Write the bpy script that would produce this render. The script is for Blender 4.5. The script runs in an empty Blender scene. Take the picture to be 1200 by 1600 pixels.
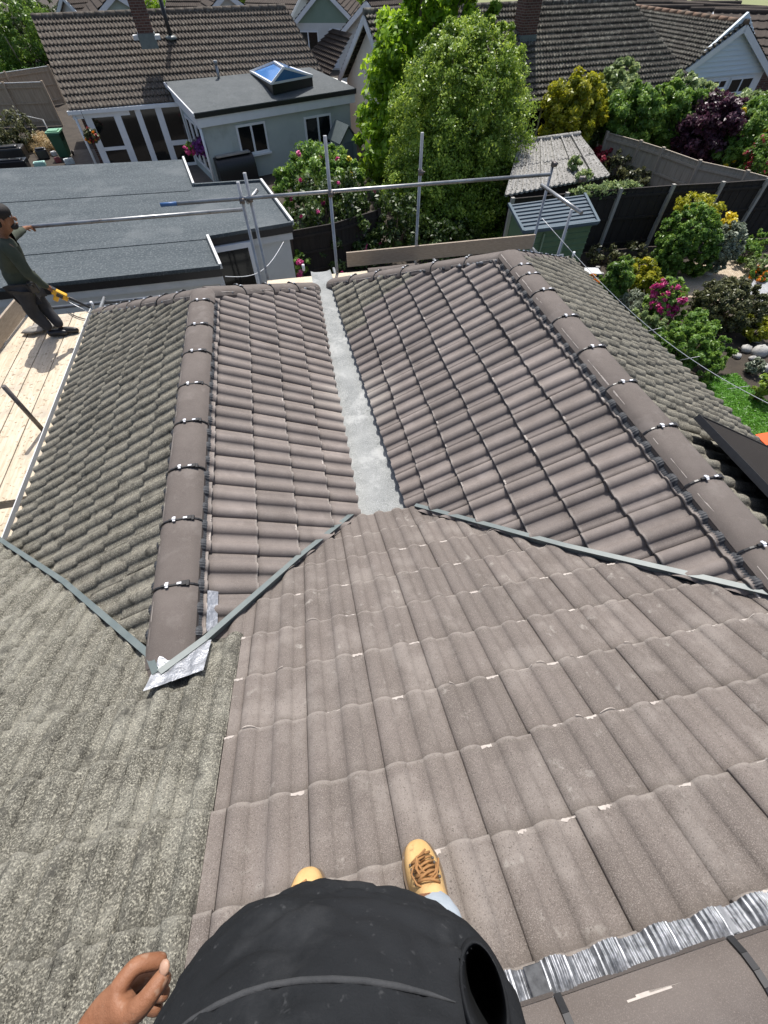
import bpy, bmesh, math, random
import numpy as np
from mathutils import Vector, Matrix, noise as mnoise
R = math.radians
SC = bpy.context.scene
COL = SC.collection
random.seed(7)
# ------------------------------------------------------------------ camera, world, sun, exposure
CAM = Vector((0, 0, 6.5))
FPX = 651.13                                  # focal length in pixels of a 1200 x 1600 picture
CR = Vector((0.97893147, -0.20416392, -0.00320538))
CD = Vector((-0.16757053, -0.7943043, -0.58395273))
CF = Vector((0.11667603, 0.57218683, -0.81178134))
cd = bpy.data.cameras.new('camera')
cam = bpy.data.objects.new('camera', cd); COL.objects.link(cam); SC.camera = cam
cd.sensor_fit = 'VERTICAL'; cd.sensor_height = 36.0; cd.lens = FPX / 1600 * 36.0
cd.clip_start = 0.02; cd.clip_end = 2000
M = Matrix((CR, -CD, -CF)).transposed().to_4x4(); M.translation = CAM
cam.matrix_world = M
SUN_EL, SUN_AZ = R(60), R(14)                 # azimuth measured from +Y towards +X
w = bpy.data.worlds.new('World'); SC.world = w; w.use_nodes = True
nt = w.node_tree; bg = nt.nodes['Background']
sky = nt.nodes.new('ShaderNodeTexSky'); sky.sky_type = 'NISHITA'; sky.sun_disc = False
sky.sun_elevation = SUN_EL; sky.sun_rotation = SUN_AZ; sky.dust_density = 3.0; sky.ozone_density = .6
nt.links.new(sky.outputs[0], bg.inputs[0]); bg.inputs[1].default_value = 0.13
sl = bpy.data.lights.new('sun', 'SUN'); sl.energy = 4.7; sl.angle = R(0.5); sl.color = (1, .965, .92)
so = bpy.data.objects.new('sun', sl); COL.objects.link(so)
sdir = Vector((math.sin(SUN_AZ)*math.cos(SUN_EL), math.cos(SUN_AZ)*math.cos(SUN_EL), math.sin(SUN_EL)))
so.rotation_euler = sdir.to_track_quat('Z', 'Y').to_euler(); so.location = (0, 0, 40)
vs = SC.view_settings; vs.view_transform = 'Standard'; vs.look = 'None'; vs.gamma = 1; vs.exposure = 0.24
SC.render.resolution_x = 768; SC.render.resolution_y = 1024
# ------------------------------------------------------------------ measuring helpers
def ray(px, py): return CR*(px-600) + CD*(py-800) + CF*FPX
def G(px, py, z):                             # the point of height z seen there in the photograph
    r = ray(px, py); return CAM + r*((z-CAM.z)/r.z)
def GP(px, py, n, d):                         # the same on the plane n.X = d
    r = ray(px, py); n = Vector(n); return CAM + r*((d-n.dot(CAM))/n.dot(r))
def GY(px, py, y): return GP(px, py, (0, 1, 0), y)
def V(*a): return Vector(a)
# ------------------------------------------------------------------ objects
ORG = {}
def tag(o, label=None, cat=None, group=None, kind=None):
    if label: o['label'] = label
    if cat: o['category'] = cat
    if group: o['group'] = group
    if kind: o['kind'] = kind
    return o
def thing(name, loc, label, cat, group=None):
    o = bpy.data.objects.new(name, None); COL.objects.link(o); o.location = loc
    o.empty_display_size = .1
    ORG[o] = Vector(loc); return tag(o, label, cat, group)
def link(name, me, parent=None, origin=None):
    o = bpy.data.objects.new(name, me); COL.objects.link(o)
    if parent is not None: o.parent = parent; ORG[o] = ORG[parent]
    else:
        o.location = origin or (0, 0, 0); ORG[o] = Vector(o.location)
    return o
class MB:
    """collects faces in world coordinates, then becomes ONE mesh object"""
    def __init__(s): s.v = []; s.f = []; s.m = []; s.sm = []; s.uv = {}
    def add(s, verts, faces, mi=0, smooth=False):
        b = len(s.v); s.v += [tuple(x) for x in verts]
        for f in faces: s.f.append([b+i for i in f]); s.m.append(mi); s.sm.append(smooth)
    def quad(s, a, b, c, d, mi=0): s.add([a, b, c, d], [(0, 1, 2, 3)], mi)
    def box(s, c, size, rz=0, mi=0, axes=None):
        c = Vector(c); hx, hy, hz = [q/2 for q in size]
        if axes is None:
            X = V(math.cos(rz), math.sin(rz), 0); Y = V(-math.sin(rz), math.cos(rz), 0); Z = V(0, 0, 1)
        else: X, Y, Z = axes
        vs = [c + X*(sx*hx) + Y*(sy*hy) + Z*(sz*hz) for sz in (-1, 1) for sx, sy in ((-1, -1), (1, -1), (1, 1), (-1, 1))]
        s.add(vs, [(3, 2, 1, 0), (4, 5, 6, 7), (0, 1, 5, 4), (1, 2, 6, 5), (2, 3, 7, 6), (3, 0, 4, 7)], mi)
    def bar(s, a, b, wd, ht, up=(0, 0, 1), mi=0):        # a beam from a to b
        a = Vector(a); b = Vector(b); Z0 = Vector(up); X = (b-a); L = X.length; X.normalize()
        Y = Z0.cross(X)
        if Y.length < 1e-4: Y = V(0, 1, 0).cross(X)
        Y.normalize(); Z = X.cross(Y)
        s.box((a+b)/2, (L, wd, ht), mi=mi, axes=(X, Y, Z))
    def tube(s, pts, r, n=10, cap=True, mi=0):
        pts = [Vector(q) for q in pts]; rs = r if isinstance(r, (list, tuple)) else [r]*len(pts)
        ring = []; prev = None
        for i, q in enumerate(pts):
            t = (pts[min(i+1, len(pts)-1)] - pts[max(i-1, 0)]).normalized()
            if prev is None:
                a = t.cross(V(0, 0, 1))
                if a.length < .05: a = t.cross(V(1, 0, 0))
            else: a = prev - t*prev.dot(t)
            a.normalize(); prev = a; b = t.cross(a)
            ring.append([q + (a*math.cos(k*2*math.pi/n) + b*math.sin(k*2*math.pi/n))*rs[i] for k in range(n)])
        base = len(s.v)
        for g in ring: s.v += [tuple(x) for x in g]
        for i in range(len(pts)-1):
            for k in range(n):
                k2 = (k+1) % n
                s.f.append([base+i*n+k, base+i*n+k2, base+(i+1)*n+k2, base+(i+1)*n+k]); s.m.append(mi); s.sm.append(True)
        if cap:
            for i, o in ((0, 1), (len(pts)-1, -1)):
                f = [base+i*n+k for k in range(n)]
                s.f.append(f[::-1] if o == 1 else f); s.m.append(mi); s.sm.append(False)
    def prism(s, poly, z0, z1, mi=0, mtop=None):          # poly: list of (x, y); z0, z1 numbers or lists
        n = len(poly)
        Z0 = z0 if isinstance(z0, (list, tuple)) else [z0]*n
        Z1 = z1 if isinstance(z1, (list, tuple)) else [z1]*n
        ar = sum(poly[i][0]*poly[(i+1) % n][1]-poly[(i+1) % n][0]*poly[i][1] for i in range(n))
        if ar < 0: poly = poly[::-1]; Z0 = Z0[::-1]; Z1 = Z1[::-1]
        vs = [(q[0], q[1], z) for q, z in zip(poly, Z0)] + [(q[0], q[1], z) for q, z in zip(poly, Z1)]
        s.add(vs, [tuple(range(n))[::-1]], mi); s.add(vs, [tuple(range(n, 2*n))], mi if mtop is None else mtop)
        s.add(vs, [(i, (i+1) % n, n+(i+1) % n, n+i) for i in range(n)], mi)
    def ball(s, c, r, n=8, m=6, mi=0, jit=0):
        c = Vector(c); r = r if isinstance(r, (list, tuple)) else (r, r, r); vs = []
        for j in range(m+1):
            th = math.pi*j/m
            for k in range(n):
                q = 1 + (random.uniform(-jit, jit) if jit else 0)
                vs.append(c + V(math.sin(th)*math.cos(2*math.pi*k/n)*r[0]*q, math.sin(th)*math.sin(2*math.pi*k/n)*r[1]*q, math.cos(th)*r[2]*q))
        s.add(vs, [(j*n+k, (j+1)*n+k, (j+1)*n+(k+1) % n, j*n+(k+1) % n) for j in range(m) for k in range(n)], mi, True)
    def build(s, name, mats, parent=None, origin=None, bevel=0):
        if not isinstance(mats, (list, tuple)): mats = [mats]
        if parent is not None: o0 = ORG[parent]
        else:
            if origin is None:
                a = np.array(s.v); origin = ((a[:, 0].min()+a[:, 0].max())/2, (a[:, 1].min()+a[:, 1].max())/2, a[:, 2].min())
            o0 = Vector(origin)
        me = bpy.data.meshes.new(name)
        me.from_pydata([(x-o0.x, y-o0.y, z-o0.z) for x, y, z in s.v], [], s.f)
        for m in mats: me.materials.append(m)
        me.polygons.foreach_set('material_index', s.m); me.polygons.foreach_set('use_smooth', s.sm)
        me.update()
        o = link(name, me, parent, o0 if parent is None else None)
        if bevel:
            b = o.modifiers.new('bevel', 'BEVEL'); b.width = bevel; b.segments = 2; b.limit_method = 'ANGLE'; b.angle_limit = R(40)
        return o
# ------------------------------------------------------------------ materials
def mk(name, c1, c2=None, scale=3, rough=.8, bump=0, bscale=60, metal=0, isl=0, speck=None, spscale=200, spth=.6, spw=.08,
       blotch=None, blscale=1.2, blth=.55, stain=None, spec=.5, stretch=None, detail=6, sheen=0, speck2=None, sp2scale=20, sp2th=.62, sp2w=.06, speck3=None, end_tone=None):
    m = bpy.data.materials.new(name); m.use_nodes = True; N = m.node_tree.nodes; L = m.node_tree.links
    b = N['Principled BSDF']; b.inputs['Roughness'].default_value = rough; b.inputs['Metallic'].default_value = metal
    b.inputs['Specular IOR Level'].default_value = spec
    tc = N.new('ShaderNodeTexCoord'); src = tc.outputs['Object']
    geo = N.new('ShaderNodeNewGeometry'); src = geo.outputs['Position']
    if stretch:
        mp = N.new('ShaderNodeMapping'); mp.inputs['Scale'].default_value = stretch; L.new(src, mp.inputs[0]); ssrc = mp.outputs[0]
    else: ssrc = src
    def nz(sc, det=detail, s=None):
        n = N.new('ShaderNodeTexNoise'); n.inputs['Scale'].default_value = sc; n.inputs['Detail'].default_value = det
        n.inputs['Roughness'].default_value = .65; L.new(s or src, n.inputs['Vector']); return n.outputs['Fac']
    def ramp(f, a, bb):
        r = N.new('ShaderNodeMapRange'); r.inputs[1].default_value = a; r.inputs[2].default_value = bb; L.new(f, r.inputs[0]); return r.outputs[0]
    def mix(f, a, bb):
        x = N.new('ShaderNodeMix'); x.data_type = 'RGBA'
        if isinstance(f, (int, float)): x.inputs[0].default_value = f
        else: L.new(f, x.inputs[0])
        for s_, q in ((6, a), (7, bb)):
            if isinstance(q, tuple): x.inputs[s_].default_value = (*q, 1)
            else: L.new(q, x.inputs[s_])
        return x.outputs[2]
    c = mix(ramp(nz(scale, s=ssrc), .35, .65), c1, c2 or c1)
    if blotch: c = mix(ramp(nz(blscale), blth, blth+.12), c, blotch)
    if stain:
        vm = N.new('ShaderNodeVectorMath'); vm.operation = 'DISTANCE'; L.new(src, vm.inputs[0]); vm.inputs[1].default_value = stain[0]
        ad = N.new('ShaderNodeMath'); ad.operation = 'MULTIPLY_ADD'; L.new(nz(5), ad.inputs[0]); ad.inputs[1].default_value = stain[1]*1.3; L.new(vm.outputs['Value'], ad.inputs[2])
        rs = N.new('ShaderNodeMapRange'); rs.inputs[1].default_value = stain[1]*1.75; rs.inputs[2].default_value = stain[1]*.75; rs.inputs[4].default_value = .75; L.new(ad.outputs[0], rs.inputs[0]); c = mix(rs.outputs[0], c, stain[2])
    if isl:
        rnd = geo.outputs['Random Per Island']
        hs = N.new('ShaderNodeHueSaturation'); L.new(c, hs.inputs['Color'])
        hs.inputs['Value'].default_value = 1
        rr = N.new('ShaderNodeMapRange'); rr.inputs[3].default_value = 1-isl; rr.inputs[4].default_value = 1+isl
        L.new(rnd, rr.inputs[0]); L.new(rr.outputs[0], hs.inputs['Value']); c = hs.outputs[0]
    if speck: c = mix(ramp(nz(spscale, 2), spth, spth+spw), c, speck)
    if speck2: c = mix(ramp(nz(sp2scale, 5), sp2th, sp2th+sp2w), c, speck2)
    if speck3: c = mix(ramp(nz(210, 1), .60, .72), c, speck3)
    if end_tone:                                    # worn pale tail edge and darker head of each tile
        at = N.new('ShaderNodeAttribute'); at.attribute_name = 'end_tone'
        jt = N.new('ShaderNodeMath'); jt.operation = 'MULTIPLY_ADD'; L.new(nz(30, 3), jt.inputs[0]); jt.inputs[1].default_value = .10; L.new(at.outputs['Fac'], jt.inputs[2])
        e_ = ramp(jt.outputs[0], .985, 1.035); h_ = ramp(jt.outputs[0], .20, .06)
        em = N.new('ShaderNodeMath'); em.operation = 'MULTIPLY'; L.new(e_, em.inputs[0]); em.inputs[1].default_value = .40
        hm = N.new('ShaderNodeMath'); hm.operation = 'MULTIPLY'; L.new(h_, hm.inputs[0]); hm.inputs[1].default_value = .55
        c = mix(hm.outputs[0], c, end_tone[1]); c = mix(em.outputs[0], c, end_tone[0])
    L.new(c, b.inputs['Base Color'])
    if sheen: b.inputs['Sheen Weight'].default_value = sheen
    if bump:
        bp = N.new('ShaderNodeBump'); bp.inputs['Strength'].default_value = 1; bp.inputs['Distance'].default_value = bump
        L.new(nz(bscale, 5), bp.inputs['Height']); L.new(bp.outputs[0], b.inputs['Normal'])
    return m
def leafmat(name, dark, mid, light, trans=.35, rough=.5):
    m = bpy.data.materials.new(name); m.use_nodes = True; N = m.node_tree.nodes; L = m.node_tree.links
    b = N['Principled BSDF']; b.inputs['Roughness'].default_value = .42; b.inputs['Specular IOR Level'].default_value = .4
    at = N.new('ShaderNodeAttribute'); at.attribute_name = 'tint'
    cr = N.new('ShaderNodeValToRGB'); e = cr.color_ramp.elements
    e[0].color = (*dark, 1); e[0].position = .05; e[1].color = (*light, 1); e[1].position = .95
    k = e.new(.5); k.color = (*mid, 1)
    L.new(at.outputs['Fac'], cr.inputs[0]); L.new(cr.outputs[0], b.inputs['Base Color'])
    t = N.new('ShaderNodeBsdfTranslucent'); hs = N.new('ShaderNodeHueSaturation'); hs.inputs['Hue'].default_value = .485; hs.inputs['Value'].default_value = 1.25
    L.new(cr.outputs[0], hs.inputs['Color']); L.new(hs.outputs[0], t.inputs[0])
    mx = N.new('ShaderNodeMixShader'); mx.inputs[0].default_value = trans
    L.new(b.outputs[0], mx.inputs[1]); L.new(t.outputs[0], mx.inputs[2]); L.new(mx.outputs[0], N['Material Output'].inputs[0])
    return m
m_tile = mk('brown_concrete_tile', (.141, .121, .109), (.186, .162, .148), 5, .82, .0015, 380, isl=.16, speck=(.28, .24, .22), spscale=420, spth=.52, spw=.2, blotch=(.225, .196, .18), blscale=2.2, blth=.58, spec=.3, stain=((.42, 3.35, 3.7), .45, (.40, .37, .33)), end_tone=((.34, .31, .28), (.09, .077, .069)))
m_tilef = mk('brown_concrete_tile_walked', (0.1188, 0.1008, 0.0891), (0.1566, 0.1341, 0.1206), 4, .88, .002, 330, isl=.11, speck=(0.27, 0.2412, 0.216), spscale=360, spth=.50, spw=.22, blotch=(0.1908, 0.1674, 0.1503), blscale=3.5, blth=.50, spec=.25, speck2=(0.288, 0.2655, 0.2385), sp2scale=12, sp2th=.62, sp2w=.12, speck3=(0.0945, 0.081, 0.072), end_tone=((0.324, 0.2925, 0.261), (0.0945, 0.081, 0.0702)))
m_ridge = mk('brown_ridge_concrete', (.101, .086, .077), (.131, .113, .102), 4, .85, .0015, 420, isl=.10, speck=(.185, .16, .145), spscale=450, spth=.52, spw=.2, spec=.25, blotch=(.15, .132, .12), blscale=5, blth=.54)
m_old = mk('weathered_lichen_tile', (0.1058, 0.09844, 0.08096), (0.1978, 0.1868, 0.1546), 9, .95, .007, 130, isl=.14, speck=(0.3864, 0.3634, 0.2944), spscale=120, spth=.48, spw=.25, speck2=(0.0644, 0.06072, 0.05244), sp2scale=15, sp2th=.56, sp2w=.14, spec=.1)
m_old2 = mk('rough_lichen_tile_close', (.088, .084, .070), (.162, .156, .132), 26, .97, .012, 110, isl=.05, speck=(.47, .45, .37), spscale=160, spth=.47, spw=.26, speck2=(.082, .079, .069), sp2scale=9, sp2th=.56, sp2w=.16, blotch=(.222, .215, .182), blscale=4.2, blth=.50, spec=.05, speck3=(.030, .029, .026), end_tone=((.29, .28, .24), (.075, .072, .062)))
m_under = mk('roof_underlay', (.012, .012, .012))
m_scuff = mk('pale_scuff', (.45, .41, .37), (.35, .31, .28), 40, .9)
m_felt = mk('mineral_felt', (.19, .20, .197), (.285, .295, .288), 5, .95, .002, 260, speck=(.44, .45, .44), spscale=150, spth=.48, spw=.25, blotch=(.38, .388, .378), blscale=3.2, blth=.54, spec=.2, speck2=(.15, .16, .157), sp2scale=14, sp2th=.60, sp2w=.14)
m_felt2 = mk('grey_blue_roof_felt', (.058, .071, .079), (.079, .094, .102), 1.2, .95, .003, 60, speck=(0.141, 0.1575, 0.1645), spscale=26, spth=.50, spw=.2, spec=.2, blotch=(0.1057, 0.1198, 0.1269), blscale=.7, blth=.53, stretch=(.6, 3, 1))
m_trim = mk('grey_green_metal_trim', (.10, .125, .125), (.14, .165, .16), 8, .45, spec=.5)
m_lead = mk('crumpled_silver_flashing', (.50, .51, .53), (.36, .37, .39), 26, .38, .006, 40, metal=.75)
m_roll = mk('bright_crimped_lead', (.075, .08, .088), (.30, .31, .33), 55, .42, metal=.5)
m_rolld = mk('dark_crimped_lead', (.030, .032, .036), (.07, .074, .08), 60, .65, spec=.3)
m_black = mk('black_plastic', (.012, .012, .013), (.02, .02, .021), 30, .4)
m_clip = mk('white_metal_clip', (.75, .76, .78), None, 5, .35, metal=.3)
m_white = mk('white_upvc', (.74, .76, .78), (.68, .70, .72), 2, .4)
m_offw = mk('off_white_board', (.52, .53, .52), (.60, .61, .60), 3, .6)
m_render = mk('white_render', (.55, .56, .54), (.62, .63, .61), 1.5, .9, .003, 60)
m_grender = mk('pale_grey_render', (.40, .45, .44), (.44, .49, .47), 1.5, .9, .003, 60, blotch=(.34, .38, .36), blscale=.9, blth=.56)
m_cream = mk('cream_render', (.66, .60, .50), (.72, .66, .56), 1.5, .9)
m_brick = mk('brick', (.16, .06, .04), (.22, .09, .06), 8, .9, isl=.0, speck=(.30, .24, .20), spscale=18, spth=.62)
m_steel = mk('galvanised_tube', (.36, .37, .38), (.24, .245, .25), 6, .42, metal=.75, speck=(.17, .14, .12), spscale=14, spth=.64, spec=.5)
m_rust = mk('dark_coupler_steel', (.10, .09, .085), (.16, .14, .13), 30, .5, metal=.6)
m_blue = mk('blue_paint', (.03, .10, .26), (.05, .14, .32), 20, .5)
m_board = mk('pale_scaffold_board', (.46, .38, .27), (.62, .54, .42), 3, .85, .002, 60, speck=(.27, .20, .13), spscale=22, spth=.60, blotch=(.40, .35, .28), blscale=1.6, blth=.52, stretch=(14, 1.2, 1))
m_boardx = mk('pale_scaffold_board_across', (0.516, 0.43, 0.3096), (0.6192, 0.5418, 0.4214), 3, .85, .002, 60, stretch=(1.2, 14, 1), isl=.08, speck=(.36, .27, .17), spscale=26, spth=.63)
m_toe = mk('grey_brown_toe_board', (.26, .21, .16), (.36, .30, .235), 4, .85, .002, 60, stretch=(3, 3, 20))
m_glass = mk('dark_window_glass', (.008, .010, .011), None, 1, .06, spec=.45)
m_skyl = mk('blue_rooflight_glass', (.07, .22, .55), (.09, .26, .60), 2, .12, spec=.9)
m_solar = mk('black_glossy_panel', (.012, .013, .016), (.016, .017, .02), 3, .18, spec=.25)
m_void = mk('black_void', (.004, .004, .004))
m_earth = mk('garden_soil', (0.03, 0.0228, 0.0156), (0.054, 0.042, 0.03), 2, .95, .01, 30)
m_lawn = mk('lawn_turf', (.055, .16, .012), (.08, .21, .018), 3, .9, .02, 60, speck=(.12, .27, .03), spscale=70, spth=.55)
m_gravel = mk('buff_gravel', (.33, .26, .18), (.45, .37, .27), 10, .95, .012, 45, speck=(.58, .51, .40), spscale=40, spth=.56)
m_ggravel = mk('grey_gravel', (.24, .25, .26), (.36, .37, .38), 12, .95, .012, 45, speck=(.5, .5, .5), spscale=40, spth=.57)
m_fence = mk('weathered_fence_wood', (.34, .26, .18), (.46, .37, .27), 2, .9, stretch=(8, 8, .6))
m_fenced = mk('black_brown_fence_wood', (.018, .014, .012), (.032, .026, .021), 2, .9, stretch=(8, 8, .6))
m_fenceg = mk('grey_fence_panel', (.34, .29, .225), (.45, .39, .31), 2, .9, stretch=(8, 8, .6))
m_conc = mk('concrete_post', (.30, .285, .255), (.38, .36, .33), 4, .9)
m_asb = mk('mossy_asbestos_sheet', (0.24, 0.232, 0.216), (0.336, 0.328, 0.308), 3, .95, .006, 60, speck=(0.04, 0.04, 0.028), spscale=16, spth=.55, spw=.06)
m_bgreen = mk('slate_blue_painted_metal', (.085, .118, .142), (.11, .145, .17), 3, .75, spec=.2)
m_shedg = mk('green_painted_shed', (.10, .165, .085), (.13, .20, .11), 2, .6)
m_roofL = mk('brown_house_tile', (0.08619, 0.07293, 0.06078), (0.1193, 0.1028, 0.08619), 4, .9, speck=(0.1878, 0.1713, 0.1436), spscale=9, spth=.56, spec=.15)
m_roofR = mk('mossy_house_tile', (0.0648, 0.0594, 0.0504), (0.0945, 0.0873, 0.0747), 3, .9, speck=(0.189, 0.18, 0.1485), spscale=6, spth=.54, spec=.15, blotch=(0.144, 0.135, 0.1125), blscale=.7, blth=.53)
m_roofF = mk('far_brown_tile', (.062, .050, .042), (.085, .070, .058), 3, .9, spec=.2)
m_bark = mk('bark', (.09, .065, .045), (.14, .10, .07), 8, .95)
m_greenp = mk('sage_green_cladding', (.19, .27, .21), (.21, .29, .23), 2, .7)
m_bluew = mk('pale_blue_cladding', (.62, .70, .76), (.66, .74, .79), 2, .7, stretch=(.5, .5, 8))
m_skin = mk('skin_brown', (0.205, 0.0861, 0.04264), (0.2706, 0.1271, 0.0697), 24, .55, .0012, 170, spec=.35, speck=(0.3444, 0.2214, 0.1558), spscale=60, spth=.60, spw=.2)
m_skinp = mk('skin_pale_tip', (.40, .25, .18), (.36, .21, .14), 30, .5, .0005, 300)
m_skind = mk('skin_dark_brown', (.12, .06, .035), None, 10, .5)
m_cloth = mk('black_sweatshirt_cloth', (.0150, .0165, .0185), (.0225, .0242, .027), 5, .95, .0009, 420, spec=.1, speck2=(.040, .042, .045), sp2scale=7, sp2th=.52, sp2w=.22, speck=(.05, .052, .055), spscale=90, spth=.66, spw=.1)
m_seam = mk('worn_cloth_seam', (.030, .032, .035), (.045, .047, .05), 40, .95, .001, 300)
m_denim = mk('pale_denim', (.30, .35, .40), (.40, .45, .50), 20, .9)
m_boot = mk('tan_nubuck', (.52, .33, .135), (.64, .43, .20), 12, .9, .0012, 260, speck2=(.30, .19, .09), sp2scale=26, sp2th=.60, sp2w=.15, spec=.15)
m_lace = mk('brown_lace', (.34, .17, .06), (.22, .11, .04), 60, .8)
m_sole = mk('dark_sole', (.10, .07, .045), None, 5, .8)
m_olive = mk('olive_jumper', (.038, .046, .030), (.052, .062, .042), 8, .95)
m_trous = mk('charcoal_trousers', (.022, .023, .027), (.034, .035, .040), 8, .95)
m_hair = mk('black_hair', (.012, .010, .009), (.02, .016, .014), 60, .8, .004, 90)
m_yel = mk('yellow_plastic', (.72, .38, .015), None, 5, .4)
m_bin = mk('green_bin_plastic', (.02, .085, .045), None, 5, .5)
m_binl = mk('pale_green_bin_lid', (.16, .36, .22), None, 5, .5)
m_straw = mk('dry_straw', (.50, .37, .17), (.36, .25, .11), 20, .95)
m_rag = mk('pale_rubbish', (.60, .66, .64), (.42, .45, .46), 8, .8)
m_ora = mk('orange_plastic', (.75, .10, .015), None, 5, .5)
m_rock = mk('pale_rock', (.33, .32, .30), (.46, .45, .42), 6, .9, .01, 20)
m_carp = mk('pale_car_paint', (.55, .60, .63), None, 2, .25, spec=.6)
m_field = mk('pale_field_grass', (.16, .19, .07), (.22, .23, .10), .05, .95)
L_dark = leafmat('dark_green_leaf', (0.0708, 0.1357, 0.01888), (0.177, 0.2891, 0.0354), (0.4248, 0.5664, 0.0944), .38)
L_brig = leafmat('bright_green_leaf', (0.0825, 0.1725, 0.012), (0.195, 0.36, 0.021), (0.375, 0.57, 0.045), .5)
L_mid = leafmat('mid_green_leaf', (0.04914, 0.1193, 0.01755), (0.1193, 0.2369, 0.0351), (0.2633, 0.4124, 0.07898), .36)
L_yel = leafmat('yellow_green_leaf', (0.135, 0.1726, 0.012), (0.285, 0.315, 0.021), (0.54, 0.525, 0.045), .42)
L_lite = leafmat('pale_green_leaf', (0.105, 0.165, 0.0525), (0.21, 0.2925, 0.105), (0.405, 0.495, 0.225), .35)
L_purp = leafmat('purple_leaf', (0.02496, 0.00936, 0.01716), (0.05616, 0.01872, 0.03432), (0.117, 0.04368, 0.0702), .25)
L_red = leafmat('red_leaf', (.16, .012, .02), (.34, .03, .045), (.50, .08, .10), .35)
L_grey = leafmat('silver_leaf', (.12, .155, .10), (.22, .26, .18), (.38, .42, .32), .25)
L_oliv = leafmat('olive_leaf', (0.03861, 0.04914, 0.01755), (0.08775, 0.09828, 0.03861), (0.1755, 0.1843, 0.07898), .25)
L_deep_shade = leafmat('deep_green_shade_leaf', (.016, .036, .007), (.038, .075, .014), (.095, .15, .03), .25)  # dark greens; on the foot shrub they hold the round tree's shade as colour
P_pink = leafmat('pink_petal', (.45, .02, .14), (.68, .06, .27), (.80, .22, .42), .3)
P_yel = leafmat('yellow_petal', (.55, .42, .01), (.70, .58, .02), (.80, .72, .08), .3)
P_white = leafmat('white_petal', (.50, .50, .46), (.65, .65, .60), (.78, .78, .74), .3)
P_oran = leafmat('orange_petal', (.60, .16, .01), (.72, .28, .02), (.78, .42, .06), .3)
P_viol = leafmat('violet_petal', (.08, .015, .10), (.16, .03, .20), (.28, .08, .33), .3)
# ------------------------------------------------------------------ our own roof
K = .522; PC = 1/math.sqrt(1+K*K); PS = K*PC
GAUGE = .29; TW = .285; RP = .1425; TH = .023
def prof(u):                                   # height of the tile face across its width
    u = u % RP
    d = abs(u-.041)/.041
    return .031*max(0, 1-d**2)**.74 if d < 1 else 0.0
class Slope:
    def __init__(s, O, ud, vd):
        s.O = Vector(O); s.u = Vector(ud); s.v = Vector(vd); n = s.u.cross(s.v); s.n = n if n.z > 0 else -n
    def P(s, u, v, h=0): return s.O + s.u*u + s.v*v + s.n*h
    def uv(s, p): d = Vector(p)-s.O; return d.dot(s.u), d.dot(s.v)
    def at(s, x, y, h=0):                      # the point of the slope above plan position (x, y)
        z = s.O.z - (s.n.x*(x-s.O.x)+s.n.y*(y-s.O.y))/s.n.z
        return V(x, y, z) + s.n*h
S_MAIN = Slope((0, 0, 4.74), (1, 0, 0), (0, PC, -PS))
S_BACK = Slope((0, -.55, 5.027), (1, 0, 0), (0, -PC, -PS))
S_LR = Slope((-.954, 0, 4.335), (0, 1, 0), (PC, 0, -PS)); S_LL = Slope((-.954, 0, 4.335), (0, 1, 0), (-PC, 0, -PS))
S_RL = Slope((2.188, 0, 4.575), (0, 1, 0), (-PC, 0, -PS)); S_RR = Slope((2.188, 0, 4.575), (0, 1, 0), (PC, 0, -PS))
S_LB = Slope((-.954, 4.62, 4.335), (1, 0, 0), (0, PC, -PS)); S_RB = Slope((2.188, 4.22, 4.575), (1, 0, 0), (0, PC, -PS))
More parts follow.
